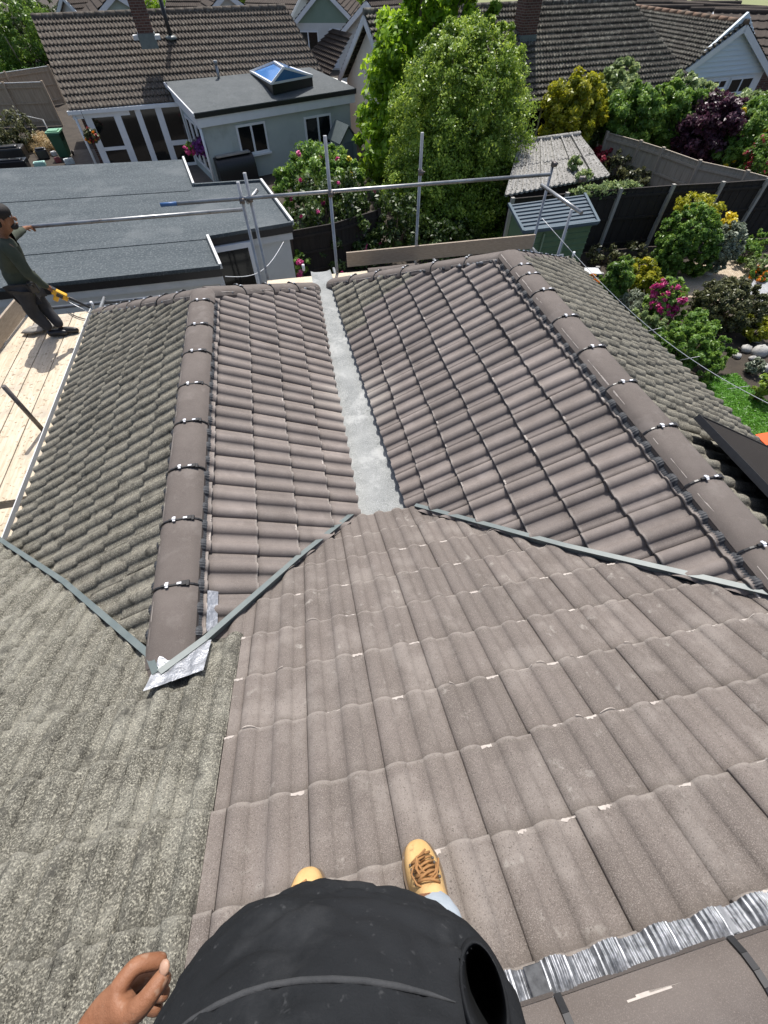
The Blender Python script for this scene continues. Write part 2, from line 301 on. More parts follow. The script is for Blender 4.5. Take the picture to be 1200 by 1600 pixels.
def tile_slope(name, parent, S, poly, mats, u0=0, v0=0, keep=None, nu=5, nv=3, rough=0, scuff=0, flip=False, seed=1, warp=0, under=True, gap=.0022, roll=1):
    """poly: convex outline as plan points; every tile is a separate island of one mesh"""
    rnd = random.Random(seed)
    pts = [S.uv(S.at(x, y)) for x, y in poly]
    ar = sum(pts[i][0]*pts[(i+1) % len(pts)][1]-pts[(i+1) % len(pts)][0]*pts[i][1] for i in range(len(pts)))
    if ar < 0: pts = pts[::-1]
    um, uM = min(q[0] for q in pts), max(q[0] for q in pts); vm, vM = min(q[1] for q in pts), max(q[1] for q in pts)
    us = [0.0]
    for k in range(2):
        b = k*RP
        us += [b+.041*(1-math.cos(math.pi*t/nu)) for t in range(1, nu+1)] + [b+.082+(RP-.082)*t/max(1, nu//3) for t in range(1, max(1, nu//3)+1)]
    us = [min(x, TW-gap) for x in us]
    vfr = [i/nv*.972 for i in range(nv+1)] + [.988, 1.0]
    bm = bmesh.new(); wl_ = bm.verts.layers.float.new('end_tone')
    def inside(a, b, mar):
        for i in range(len(pts)):
            (x0, y0), (x1, y1) = pts[i], pts[(i+1) % len(pts)]
            L = math.hypot(x1-x0, y1-y0)
            if L > 1e-6 and ((x1-x0)*(b-y0)-(y1-y0)*(a-x0))/L < -mar: return False
        return True
    for j in range(math.floor((vm-v0)/GAUGE)-1, math.ceil((vM-v0)/GAUGE)+1):
        for i in range(math.floor((um-u0)/TW)-1, math.ceil((uM-u0)/TW)+1):
            ua = u0+i*TW; va = v0+j*GAUGE
            if not inside(ua+.14, va+.14, .22): continue
            c = S.at(*S.P(ua+.14, va+.14).xy)
            if keep and not keep(c, i, j): continue
            jj_ = 0 if gap < .001 else 1; dz = rnd.uniform(-.0035, .0035)*jj_; tw = rnd.uniform(-.004, .004)*jj_; dv = rnd.uniform(-.006, .006); tl = rnd.uniform(-.003, .004)*jj_
            g = []
            for t in vfr:
                row = []
                for u in us:
                    uu = (TW-gap-u) if flip else u
                    h = prof(u)*roll + TH*t + dz + tw*(u/TW-.5) + tl*t
                    if t == 1.0: h -= .004
                    v = va + t*(GAUGE+.004) + dv*(t)
                    pu = ua+uu
                    if rough:
                        q = S.P(pu, v); h += rough*(mnoise.noise(q*42)+.8*mnoise.noise(q*95))
                        if t > .9: v += rough*2.2*mnoise.noise(q*30)
                    if warp: h += warp*mnoise.noise(V(pu*.9, v*.9, seed))
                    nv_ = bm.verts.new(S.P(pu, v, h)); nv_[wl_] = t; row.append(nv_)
                g.append(row)
            low = [bm.verts.new(v.co - S.n*.021) for v in g[-1]]
            sl_ = [bm.verts.new(r[0].co - S.n*.014) for r in g]; sr_ = [bm.verts.new(r[-1].co - S.n*.014) for r in g]
            worn = scuff and rnd.random() < scuff
            for a in range(len(vfr)-1):
                for b in range(len(us)-1):
                    f = bm.faces.new((g[a][b], g[a][b+1], g[a+1][b+1], g[a+1][b])); f.smooth = True
                f = bm.faces.new((g[a][0], g[a+1][0], sl_[a+1], sl_[a])); f = bm.faces.new((g[a][-1], sr_[a], sr_[a+1], g[a+1][-1]))
            for b in range(len(us)-1):
                bm.faces.new((g[-1][b], g[-1][b+1], low[b+1], low[b]))
            if scuff and rnd.random() < .5:
                for q in range(rnd.choice((1, 1, 2))):
                    a0 = rnd.uniform(.005, .2); wd = rnd.uniform(.03, .08); n_ = 7; top = []; bot = []
                    for z_ in range(n_+1):
                        uu = min(a0+wd*z_/n_, TW-.004); uu2 = (TW-gap-uu) if flip else uu; h = prof(uu)+TH*.985+dz+tw*(uu/TW-.5)+tl+.0006
                        top.append(bm.verts.new(S.P(ua+uu2, va+GAUGE*(.991+rnd.uniform(-.0015, .0015))+dv, h))); bot.append(bm.verts.new(S.P(ua+uu2, va+GAUGE*1.004+dv, h-.0012)))
                    for z_ in range(n_): bm.faces.new((top[z_], top[z_+1], bot[z_+1], bot[z_])).material_index = 1
            if worn:                            # chipped pale tail edge: a ragged little patch of mortar dust
                for q in range(rnd.choice((1, 1, 2))):
                    a0 = rnd.choice((.082, .2245)) + rnd.uniform(-.004, .012); wd = rnd.uniform(.025, .055)
                    vv = [va+GAUGE*(1-rnd.uniform(.012, .05)), va+GAUGE*.998]
                    n_ = 6; top = []; bot = []
                    for z_ in range(n_+1):
                        uu = a0+wd*z_/n_; uu2 = (TW-.0035-uu) if flip else uu
                        h = prof(uu)+TH*.99+dz+tw*(uu/TW-.5)+tl+.0016
                        top.append(bm.verts.new(S.P(ua+uu2, vv[0]+rnd.uniform(-.004, .006)+dv, h-.0003)))
                        bot.append(bm.verts.new(S.P(ua+uu2, vv[1]+rnd.uniform(-.002, .003)+dv, h)))
                    for z_ in range(n_): bm.faces.new((top[z_], top[z_+1], bot[z_+1], bot[z_])).material_index = 1
    for i in range(len(pts)):
        (x0, y0), (x1, y1) = pts[i], pts[(i+1) % len(pts)]
        d = S.u*(x1-x0)+S.v*(y1-y0)
        if d.length < 1e-6: continue
        inn = S.u*-(y1-y0)+S.v*(x1-x0)
        bmesh.ops.bisect_plane(bm, geom=bm.verts[:]+bm.edges[:]+bm.faces[:], dist=1e-5, plane_co=S.P(x0, y0), plane_no=-inn.normalized(), clear_outer=True)
    o0 = ORG[parent]
    bmesh.ops.translate(bm, verts=bm.verts[:], vec=-o0)
    me = bpy.data.meshes.new(name); bm.to_mesh(me); bm.free()
    for m in mats: me.materials.append(m)
    o = link(name, me, parent)
    if under:
        mb = MB(); mb.add([S.P(a, b, -.017) for a, b in pts]+[S.P(a, b, -.05) for a, b in pts],
            [tuple(range(len(pts))), tuple(range(len(pts), 2*len(pts)))[::-1]]+[(i, (i+1) % len(pts), len(pts)+(i+1) % len(pts), len(pts)+i) for i in range(len(pts))])
        mb.build('roof_underlay', m_under, o)
    return o
house = thing('tiled_bungalow', (0, 2, 0), 'bungalow with M shaped brown and grey tiled hip roofs beneath the camera', 'house')
EL = -2.86                                     # left eave
YL, YR = 4.62, 4.22
# valley points
JL = (-.954, .87); VL = (EL, 2.56); GN0 = (.188, 1.97); GN1 = (.592, 1.943); JR = (2.188, .36)
GF0 = (.295, 5.85); GF1 = (.475, 5.93)
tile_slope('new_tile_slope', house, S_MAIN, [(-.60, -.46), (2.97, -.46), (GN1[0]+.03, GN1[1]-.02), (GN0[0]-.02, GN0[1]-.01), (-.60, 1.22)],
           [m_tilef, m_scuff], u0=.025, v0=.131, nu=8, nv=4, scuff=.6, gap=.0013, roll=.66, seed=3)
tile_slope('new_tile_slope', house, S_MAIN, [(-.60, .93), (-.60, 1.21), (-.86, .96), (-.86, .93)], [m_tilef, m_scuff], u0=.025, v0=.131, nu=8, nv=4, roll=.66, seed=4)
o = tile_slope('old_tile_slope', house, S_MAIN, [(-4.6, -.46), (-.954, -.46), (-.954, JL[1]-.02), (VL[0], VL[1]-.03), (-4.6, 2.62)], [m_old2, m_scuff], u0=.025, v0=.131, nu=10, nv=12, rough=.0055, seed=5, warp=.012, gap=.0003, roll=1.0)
o['label'] = 'rough grey lichen covered old tiles of the near slope'
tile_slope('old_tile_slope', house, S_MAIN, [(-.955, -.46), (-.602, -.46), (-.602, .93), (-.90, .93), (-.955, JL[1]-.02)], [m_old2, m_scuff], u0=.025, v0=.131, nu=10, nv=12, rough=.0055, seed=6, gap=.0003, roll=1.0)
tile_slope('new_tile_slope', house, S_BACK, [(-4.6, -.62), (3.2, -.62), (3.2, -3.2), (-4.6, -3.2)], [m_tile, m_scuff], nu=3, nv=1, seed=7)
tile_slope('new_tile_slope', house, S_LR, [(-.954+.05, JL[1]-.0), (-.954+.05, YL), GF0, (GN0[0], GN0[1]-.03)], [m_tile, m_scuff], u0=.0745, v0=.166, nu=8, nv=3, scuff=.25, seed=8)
tile_slope('old_tile_slope', house, S_LL, [(-.954-.05, JL[1]+.02), (-.954-.05, YL), (EL, 6.50), (VL[0], VL[1]-.02)], [m_old, m_scuff], u0=.06, v0=.10, nu=8, nv=5, rough=.0035, seed=9, flip=True, warp=.02)
oldR = lambda c, i, j: c.y > 4.72+.35*(c.x-.6)+.12*math.sin(j*2.1)
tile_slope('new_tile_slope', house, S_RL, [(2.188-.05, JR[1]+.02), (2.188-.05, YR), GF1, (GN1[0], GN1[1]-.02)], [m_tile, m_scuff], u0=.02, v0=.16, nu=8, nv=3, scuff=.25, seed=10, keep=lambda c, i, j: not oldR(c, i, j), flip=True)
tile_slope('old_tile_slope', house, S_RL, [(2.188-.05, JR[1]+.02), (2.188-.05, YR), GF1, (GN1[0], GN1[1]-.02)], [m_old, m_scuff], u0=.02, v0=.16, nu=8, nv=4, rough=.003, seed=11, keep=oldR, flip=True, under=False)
ER = 4.30
tile_slope('old_tile_slope', house, S_RR, [(2.188+.05, .2), (2.188+.05, YR), (ER, 6.28), (ER, -1.2)], [m_old, m_scuff], u0=.05, v0=.06, nu=8, nv=5, rough=.0045, seed=12, warp=.015,
           keep=lambda c, i, j: not (c.x > 2.93 and c.y < 2.02))
tile_slope('old_tile_slope', house, S_LB, [(-.954, YL+.06), (EL, 6.52), (EL, 6.53), (GF0[0]-.05, 6.53), (GF0[0], 5.88)], [m_old, m_scuff], nu=3, nv=1, seed=13)
tile_slope('old_tile_slope', house, S_RB, [(2.188, YR+.06), (GF1[0], 5.96), (GF1[0], 6.3), (ER, 6.3)], [m_old, m_scuff], nu=3, nv=1, seed=14)
# ---- valley gutter between the two projections
mb = MB()
zg = lambda y: 3.675-.004*(y-2)
a, b, c, d = (GN0[0]-.05, GN0[1]-.05), (GN1[0]+.05, GN1[1]-.05), (GF1[0]+.05, 6.35), (GF0[0]-.05, 6.35)
n = 24; g = []
for i in range(n+1):
    t = i/n; row = []
    for s in range(7):
        f = s/6
        x = (a[0]*(1-t)+d[0]*t)*(1-f)+(b[0]*(1-t)+c[0]*t)*f; y = a[1]*(1-t)+d[1]*t
        row.append((x, y, zg(y)+.02*(2*f-1)**4+.006*mnoise.noise(V(x*6, y*3, 0))))
    g.append(row)
vs = [q for r_ in g for q in r_]
mb.add(vs, [(i*7+s, i*7+s+1, (i+1)*7+s+1, (i+1)*7+s) for i in range(n) for s in range(6)], 0, True)
mb.build('valley_gutter', m_felt, house)
# ---- ridge and hip tiles with their clips
def ridge_run(parent, cuts, half=.125, rise=.050, clips=True, mat=None, thick=.016, jit=.003, gap=.004, scratch=True, cl_side=1, skip=(), cs=1):
    """cuts: joint points along the ridge line (tops)"""
    rnd = random.Random(len(cuts)*7+int(cuts[0][0]*10))
    for i in range(len(cuts)-1):
        A = Vector(cuts[i]); B = Vector(cuts[i+1]); t = (B-A).normalized(); sd = V(0, 0, 1).cross(t).normalized(); up = t.cross(sd)
        A = A+t*gap/2; B = B-t*gap/2
        j = [rnd.uniform(-jit, jit) for _ in range(4)]
        A = A+sd*j[0]+up*j[1]; B = B+sd*j[2]+up*j[3]
        def sec(c, hw, ht):
            out = []
            for k in range(13):
                f = -1+2*k/12
                out.append(c + sd*(hw*(f*(1.06-.06*f*f))) + up*(ht*-abs(f)**3.6))
            return out
        mb = MB()
        s0, s1 = sec(A+up*-.003, half, rise), sec(B+up*-.003, half, rise)
        m0, m1 = sec(A+t*.008, half, rise), sec(B-t*.008, half, rise)
        lo0 = [q-up*thick for q in s0]; lo1 = [q-up*thick for q in s1]
        vs = s0+m0+m1+s1; N = 13
        mb.add(vs, [(r_*N+k, r_*N+k+1, (r_+1)*N+k+1, (r_+1)*N+k) for r_ in range(3) for k in range(N-1)], 0, True)
        mb.add(s0+lo0, [(k, k+1, N+k+1, N+k) for k in range(N-1)]); mb.add(s1+lo1, [(k, k+1, N+k+1, N+k) for k in range(N-1)])
        mb.add([s0[0], s1[0], lo1[0]-up*.012, lo0[0]-up*.012], [(0, 1, 2, 3)]); mb.add([s0[-1], s1[-1], lo1[-1]-up*.012, lo0[-1]-up*.012], [(0, 1, 2, 3)])
        if scratch:                             # pale worn line along one shoulder
            L = (B-A).length
            for q in range(rnd.randint(3, 7)):
                a0 = rnd.uniform(.03, L*.75); ln = rnd.uniform(.04, .16); f = cl_side*rnd.choice((.80, .81, .82, .82, .83))
                e = []
                for z_ in (0, ln):
                    for df in (-.012, .010):
                        ff = f+df
                        e.append(A+t*min(a0+z_, L-.01)+sd*(half*(ff*(1.06-.06*ff*ff)))+up*(rise*-abs(ff)**3.6+.0012))
                mb.add(e, [(0, 1, 3, 2)], 1)
        rt = mb.build('ridge_tile', [mat or m_ridge, m_scuff], parent)
        if clips and i < len(cuts)-2 and i not in skip:
            c = B+t*gap/2; cb = MB()
            s_ = sec(c+up*.004, half+.004, rise)
            for k in range(N-1):
                cb.bar(s_[k], s_[k+1], .010*cs, .005, up=up)
            q = sec(c+up*.010, half, rise)
            cb.bar(q[6]-sd*.02, q[6]-sd*.055*1, .012, .006, up=up); 
            cb.box(q[3 if cl_side > 0 else 9]-up*.002, (.026*cs, .03, .014), axes=(t, sd, up)); cb.box(q[2 if cl_side > 0 else 10]-up*.002, (.034*cs, .014*cs, .014), axes=(t, sd, up))
            co = cb.build('ridge_clip', m_black, rt)
            pb = MB(); pb.box(q[7 if cl_side > 0 else 5]+up*.003, (.034, .016, .005), axes=(t, sd, up)); pb.box(q[7 if cl_side > 0 else 5]+up*.008, (.014, .020, .005), axes=(t, sd, up))
            pb.box(q[4 if cl_side > 0 else 8]+up*.002, (.012, .024, .006), axes=(t, sd, up))
            pb.build('clip_plate', m_clip, rt)
zl, zr = 4.38, 4.62
ridge_run(house, [(-.954, y, zl) for y in (4.66, 4.40, 3.95, 3.52, 3.06, 2.61, 2.14, 1.70, 1.245, .80)], cl_side=-1)
ridge_run(house, [(2.188, y, zr) for y in (4.27, 3.93, 3.74, 3.43, 2.98, 2.53, 2.09, 1.62, 1.17, .708, .26)], cl_side=-1)
def hip_pts(a, b, n): a, b = Vector(a), Vector(b); return [a.lerp(b, i/n) for i in range(n+1)]
ridge_run(house, hip_pts((-.99, 4.66, 4.365), (EL+.03, 6.50, 3.40), 7), half=.11, rise=.055, cl_side=1)
ridge_run(house, hip_pts((-.90, 4.68, 4.365), (.26, 5.86, 3.745), 4), half=.11, rise=.055, cl_side=-1)
ridge_run(house, hip_pts((2.14, 4.28, 4.60), (.47, 5.96, 3.72), 6), half=.11, rise=.055, cl_side=1)
ridge_run(house, hip_pts((2.23, 4.29, 4.60), (4.27, 6.27, 3.52), 9), half=.10, rise=.05, cl_side=-1)
ridge_run(house, [(.32+.46*i, -.575, 5.107) for i in range(-6, 7)], half=.15, rise=.06, cl_side=1, cs=1.7)
# rounded end of the left ridge
mb = MB(); N = 11; top = []; 
for j in range(5):
    th = j/4*math.pi/2
    for k in range(N):
        f = -1+2*k/(N-1); r_ = math.cos(th)
        top.append((-.954+.125*(f*(1.06-.06*f*f))*(.25+.75*r_), .80-.085*math.sin(th), zl-.003+.062*-abs(f)**3.6*(.25+.75*r_)-.05*(1-r_)))
mb.add(top, [(j*N+k, j*N+k+1, (j+1)*N+k+1, (j+1)*N+k) for j in range(4) for k in range(N-1)], 0, True)
mb.build('ridge_end_tile', m_ridge, house)
m_patch = mk('grey_lead_patch', (.11, .117, .128), (.20, .21, .225), 40, .6, metal=.15)
# ---- corrugated lead strips under the ridge tiles
def lead_strip(S, u0, u1, v0, v1, off, flip=False, lift=.012, step=.004, pitch=.015, full=0, tog=TH*.4):
    mb = MB(); n = int(abs(u1-u0)/step); rows = 5; vs = []
    for i in range(n+1):
        u = u0+(u1-u0)*i/n
        ph = (u-off) % TW; ph = (TW-.0035-ph) if flip else ph
        for j in range(rows):
            f = j/(rows-1); v = v0+(v1-v0)*f
            h = prof(max(0, ph))*(min(1, max(0, (f-.38)*5)) if full else min(1, f*1.6))+lift+tog+(0 if full else .022*(1-f))+.0026*math.sin(2*math.pi*u/pitch)*min(1, f*2)
            if j == rows-1: v += .006*mnoise.noise(V(u*14, 3, 0))
            vs.append(S.P(u, v, h))
    mb.add(vs, [(i*rows+j, i*rows+j+1, (i+1)*rows+j+1, (i+1)*rows+j) for i in range(n) for j in range(rows-1)], 0, True)
    return mb.build('lead_strip', m_roll if full else m_rolld, house)
lead_strip(S_LR, .95, 4.5, .085, .146, .0745)
lead_strip(S_RL, .45, 4.1, .085, .150, .02, flip=True)
lead_strip(S_LL, .95, 4.5, .085, .134, .06, flip=True)
lead_strip(S_RR, .3, 4.1, .085, .134, .05)
lead_strip(S_MAIN, -1.6, 3.1, -.57, -.452, .025, lift=.027, step=.002, pitch=.013, full=1)
# lead dressed over the tile heads along the hips
def hip_lead(A, B, S, side):
    A, B = Vector(A), Vector(B); t = (B-A).normalized(); n = int((B-A).length/.05)
    for i in range(n):
        c = A.lerp(B, (i+.5)/n) + S.v*0; u, v = S.uv(c)
        if random.random() < .62:
            q = S.P(u, v, .03)+side*Vector((random.uniform(.0, .02), 0, 0))
            mb = MB(); mb.ball(q, (random.uniform(.014, .030), random.uniform(.014, .030), .014), 7, 4, jit=.25); mb.build('dressed_lead', m_rolld if random.random() < .6 else m_patch, house)
hip_lead((-1.07, 4.64, 4.3), (EL+.05, 6.38, 3.36), S_LL, -1); hip_lead((-.83, 4.66, 4.3), (.22, 5.73, 3.7), S_LR, 1)
hip_lead((2.07, 4.22, 4.55), (.52, 5.82, 3.7), S_RL, -1)
# main ridge lead patches by the clips
for x in (.30, .80, 1.26):
    mb = MB(); mb.box(S_MAIN.P(x, -.478, .045), (.06, .055, .005), axes=(S_MAIN.u, S_MAIN.v, S_MAIN.n)); mb.build('lead_patch', m_rolld if x < .7 else m_patch, house, bevel=.002)
# ---- valley trims
def trim(name, pts, hgt=.045, wd=.022):
    mb = MB()
    for a, b in zip(pts[:-1], pts[1:]):
        a, b = Vector(a), Vector(b); mb.bar(a+V(0, 0, hgt/2), b+V(0, 0, hgt/2), wd, hgt)
        t = (b-a).normalized(); mb.bar(a+V(0, 0, hgt)-t*.004, b+V(0, 0, hgt)+t*.004, wd+.012, .008)
    return mb.build(name, m_trim, house)
def vz(S, x, y, h=.02): return S.at(x, y)+V(0, 0, h)
E_ = .02
trim('valley_trim', [vz(S_MAIN, VL[0]-.02, VL[1]), vz(S_MAIN, -1.9, 1.71), vz(S_MAIN, JL[0]-.10, JL[1]+.02), vz(S_MAIN, JL[0]-.02, JL[1]-.11, .03)])
trim('valley_trim', [vz(S_MAIN, JL[0]+.0, JL[1]-.11, .03), vz(S_MAIN, JL[0]+.18, JL[1]+.05, .03), vz(S_MAIN, -.3, 1.485, .025), vz(S_MAIN, GN0[0]-.03, GN0[1]-.0)])
trim('valley_trim', [vz(S_MAIN, GN1[0]+.06, GN1[1]-.03), vz(S_MAIN, 1.4, 1.11), vz(S_MAIN, JR[0]+.05, JR[1]-.03)])
# crumpled silver flashing at the foot of the left ridge
mb = MB(); n = 18; vs = []
for i in range(n+1):
    for j in range(n+1):
        u = -1.005+.26*i/n + .03*(j/n)*(1-i/n); y = .645+.235*j/n+.05*i/n*(1-j/n)
        q = S_MAIN.at(u, y, .058)+V(0, 0, .009*mnoise.noise(V(u*22, y*9, 2))+.005*mnoise.noise(V(u*60, y*30, 5))+.02*(j/n)*max(0, 1-2*i/n))
        vs.append(q)
mb.add(vs, [(i*(n+1)+j, i*(n+1)+j+1, (i+1)*(n+1)+j+1, (i+1)*(n+1)+j) for i in range(n) for j in range(n)], 0, True)
mb.build('silver_flashing', m_lead, house)
mb = MB(); vs = []
for i in range(16):
    y = .97+.25*i/15
    for j in range(3): vs.append(S_LR.P(y, .165+.03*j, .045-.008*j+.005*mnoise.noise(V(y*30, j, 0))))
mb.add(vs, [(i*3+j, i*3+j+1, i*3+j+4, i*3+j+3) for i in range(15) for j in range(2)], 0, True); mb.build('silver_flashing', m_lead, house)
# ---- walls, fascia, gutters
mb = MB(); mb.prism([(-4.5, -3.0), (3.0, -3.0), (3.0, 0), (4.1, 0), (4.1, 6.0), (.6, 6.0), (.2, 6.0), (-2.65, 6.2), (-2.65, 2.4), (-4.5, 2.4)], 0, 3.28); mb.build('wall', m_render, house)
mb = MB(); mb.bar((EL-.075, 2.4, 3.345), (EL-.075, 6.6, 3.345), .010, .05); mb.build('eave_trim', m_offw, house)
mb = MB(); mb.bar((EL-.02, 6.56, 3.28), (.3, 6.56, 3.28), .10, .10); mb.bar((.5, 6.33, 3.38), (4.3, 6.33, 3.38), .10, .1); mb.build('rear_gutter', m_black, house)
mb = MB(); mb.bar((ER+.04, 6.3, 3.40), (ER+.04, -1.2, 3.40), .10, .1); mb.build('side_gutter', m_black, house)
for x, y, z in ((-.8, 6.55, 3.42), (-2.86, 6.55, 3.46), (.15, 6.3, 3.78), (4.32, 6.3, 3.58)):
    mb = MB(); mb.tube([(x, y, z-.06), (x, y, z+.02)], .018, 8); mb.build('white_end_cap', m_white, house)
# ---- the black panel raised above the right hand slope
pan = thing('roof_panel', S_RR.at(3.5, 1.2), 'black glossy panel raised over a dark gap in the old tiles at right', 'panel')
mb = MB()
A = GP(1090, 652, S_RR.n, S_RR.n.dot(S_RR.O)+.14)
sx, ln = S_RR.v, V(0, -1, 0)
c = A+sx*.70+ln*.85
mb.box(c, (1.70, 1.40, .035), axes=(ln, sx, S_RR.n)); mb.build('glossy_sheet', m_solar, pan, bevel=.004)
mb = MB()
for e in (0, 1):
    q = A+sx*(1.40*e)+S_RR.n*.0; mb.bar(q-ln*.008, q+ln*1.708, .016, .044, up=S_RR.n)
for e in (0, 1):
    q = A+ln*(1.70*e); mb.bar(q, q+sx*1.40, .016, .044, up=S_RR.n)
mb.build('frame', m_black, pan)
mb = MB(); mb.bar(S_RR.at(3.06, 2.0, .045), S_RR.at(4.2, 2.0, .045), .03, .025, up=S_RR.n); mb.build('rail', m_black, pan)
# ------------------------------------------------------------------ ground
def sheet(name, poly, z, m, kind='structure', lab=None):
    mb = MB(); mb.add([(x, y, z) for x, y in poly], [tuple(range(len(poly)))])
    return tag(mb.build(name, m, origin=(poly[0][0], poly[0][1], z)), lab, None, None, kind)
sheet('ground', [(-250, -60), (250, -60), (250, 400), (-250, 400)], 0, m_earth)
sheet('field', [(10, 66), (250, 58), (250, 390), (10, 390)], .03, m_field)
# ------------------------------------------------------------------ scaffold
ZB = 3.15
scaf = thing('scaffold', (0, 7, 0), 'galvanised tube scaffold with guard rails along the back of the tiled roof', 'scaffold')
def top_of(b, top_px):
    lo, hi = 0, 8; b = Vector(b)
    for _ in range(40):
        m_ = (lo+hi)/2; q = b+V(0, 0, m_)-CAM; y = 800+FPX*q.dot(CD)/q.dot(CF)
        if y > top_px: lo = m_
        else: hi = m_
    return lo
def tubeobj(name, a, b, r=.0242, m=m_steel, parent=None):
    mb = MB(); mb.tube([a, b], r, 14); return mb.build(name, m, parent or scaf)
def coupler(c, par, d=(1, 0, 0)):
    mb = MB(); c = Vector(c); d = Vector(d).normalized(); s = d.cross(V(0, 0, 1)).normalized()
    mb.tube([c-V(0, 0, .035), c+V(0, 0, .035)], .034, 10); mb.tube([c+s*.045-d*.035, c+s*.045+d*.035], .034, 10)
    mb.box(c+s*.02, (.06, .05, .05), math.atan2(d.y, d.x)); mb.tube([c+d*.045+s*.02, c+d*.075+s*.02], .011, 8)
    return mb.build('coupler', m_rust, par)
ZR = 4.27
poles = []
for (bx, by), ty in (((527, 427), 212), ((650, 389), 207), ((408, 434), 283), ((418, 433), 270), ((834, 374), 255)):
    b = G(bx, by, ZB); h = top_of(b, ty)
    if bx == 408: b = b+V(-.01, -.03, 0)
    o = tubeobj('pole', (b.x, b.y, 0), (b.x, b.y, ZB+h)); poles.append((b, h, o))
yr = 7.44
ra, rb = G(250, 325, ZR), G(862, 276, ZR)
rail = tubeobj('guard_rail', (ra.x, yr, ZR), (rb.x+.02, yr, ZR))
mb = MB(); mb.tube([(ra.x-.004, yr, ZR), (ra.x+.22, yr, ZR)], .0250, 14); mb.build('painted_end', m_blue, rail)
la, lb = G(47, 356, 4.10), G(384, 325, 4.10)
yl_ = 7.56
rail2 = tubeobj('guard_rail', (la.x-.9, yl_, 4.10), (lb.x, yl_, 4.10))
for b, h, o in poles:
    coupler((b.x, b.y, ZR if b.x > -.3 else ZR-.02), o)
# short tubes towards the viewer
tubeobj('putlog', G(386, 317, 4.2), G(402, 297, 4.3)); 
a, b = G(846, 289, ZR-.04), G(909, 333, ZR-.04)
tubeobj('guard_rail', a, b)
bE = G(872, 397, ZB); hE = top_of(bE, 327); oE = tubeobj('pole', (bE.x, bE.y, 0), (bE.x, bE.y, ZB+hE)); coupler((bE.x, bE.y, ZR-.04), oE, (0, 1, 0))
bP = G(68, 673, ZB); oP = tubeobj('pole', (bP.x, bP.y, ZB-.1), (bP.x, bP.y, ZB+top_of(bP, 603)), .0242, m_rust)
bP2 = G(8, 1128/2, ZB)
for x in (-3.9, -3.05): tubeobj('ledger', (x, 1.6, ZB-.07), (x, 7.5, ZB-.07))
for y in (2.2, 3.9, 5.4, 7.0): tubeobj('transom', (-4.1, y, ZB-.025-.045), (-2.9, y, ZB-.025-.045))
for y in (6.75, 7.45): tubeobj('ledger', (-4.1, y, ZB-.12), (4.9, y, ZB-.12))
for x in (.7, 2.5, 4.4): tubeobj('transom', (x, 6.6, ZB-.065), (x, 7.7, ZB-.065))
for x, y in ((-3.95, 2.3), (-3.95, 5.4), (4.9, 6.7)): tubeobj('pole', (x, y, 0), (x, y, ZB-.06))
# left boards, running along the eave
BG = 'scaffold boards laid along the left eave'
xs = [-4.02, -3.76, -3.50, -3.24, -2.985]
labs = ['outermost pale board of the left scaffold walkway, beside the upright toe board', 'second pale scaffold board from the toe board on the left walkway',
        'middle pale scaffold board crossed by the worker\'s shadow on the left walkway', 'pale scaffold board next to the one touching the left eave', 'pale scaffold board tight against the left tile eave']
for x, lab in zip(xs, labs):
    mb = MB(); y0 = random.uniform(3.25, 3.32); mb.bar((x+.01, y0, ZB-.02), (x+.01, 7.02+random.uniform(-.05, .05), ZB-.02), .247, .036)
    mb.build('scaffold_board', m_board, bevel=.004); o = COL.objects[-1]; tag(o, lab, 'board', BG)
for x, lab in zip((-3.76, -3.50, -3.24, -2.985), ('near pale board at the left picture edge beyond a dark gap', 'second near board past the dark gap at left picture edge', 'third near board past the dark gap below the steel upright', 'near pale board along the eave beyond the dark gap')):
    mb = MB(); mb.bar((x+.02, .9, ZB-.02), (x+.02, 3.19, ZB-.02), .245, .036); mb.build('scaffold_board', m_board, bevel=.004); tag(COL.objects[-1], lab, 'board', BG)
for x0, x1, y, dz, lab in ((-.75, .95, 7.02, 0, 'pale board behind the end of the grey valley gutter'), (-.45, 2.0, 7.26, .0, 'pale board under the rear guard rail beside the galvanised poles'), (-.2, 1.15, 6.76, .002, 'nearest pale rear board just past the gutter outlet'), (2.0, 4.5, 7.02, 0, 'rear board behind the high brown hip at right')):
    mb = MB(); mb.bar((x0, y, ZB-.02+dz), (x1, y, ZB-.02+dz), .235, .036); mb.build('scaffold_board', m_boardx, bevel=.004); tag(COL.objects[-1], lab, 'board', 'scaffold boards at the back')
t0, t1 = G(543, 400, 3.40), G(842, 371, 3.40)
mb = MB(); mb.bar((t0.x, 7.52, 3.285), (t1.x, 7.52, 3.285), .036, .225); tag(mb.build('toe_board', m_toe, bevel=.004), 'grey brown toe board on edge behind the high right hip', 'board')
mb = MB(); mb.bar((-4.22, 1.0, 3.29), (-4.22, 5.75, 3.29), .036, .225); tag(mb.build('toe_board', m_toe, bevel=.004), 'long toe board on edge along the left walkway', 'board')
mb = MB(); mb.bar((-4.17, 5.72, 3.30), (-4.0, 7.2, 3.30), .036, .225); tag(mb.build('toe_board', m_toe, bevel=.004), 'short toe board on edge behind the worker\'s feet', 'board')
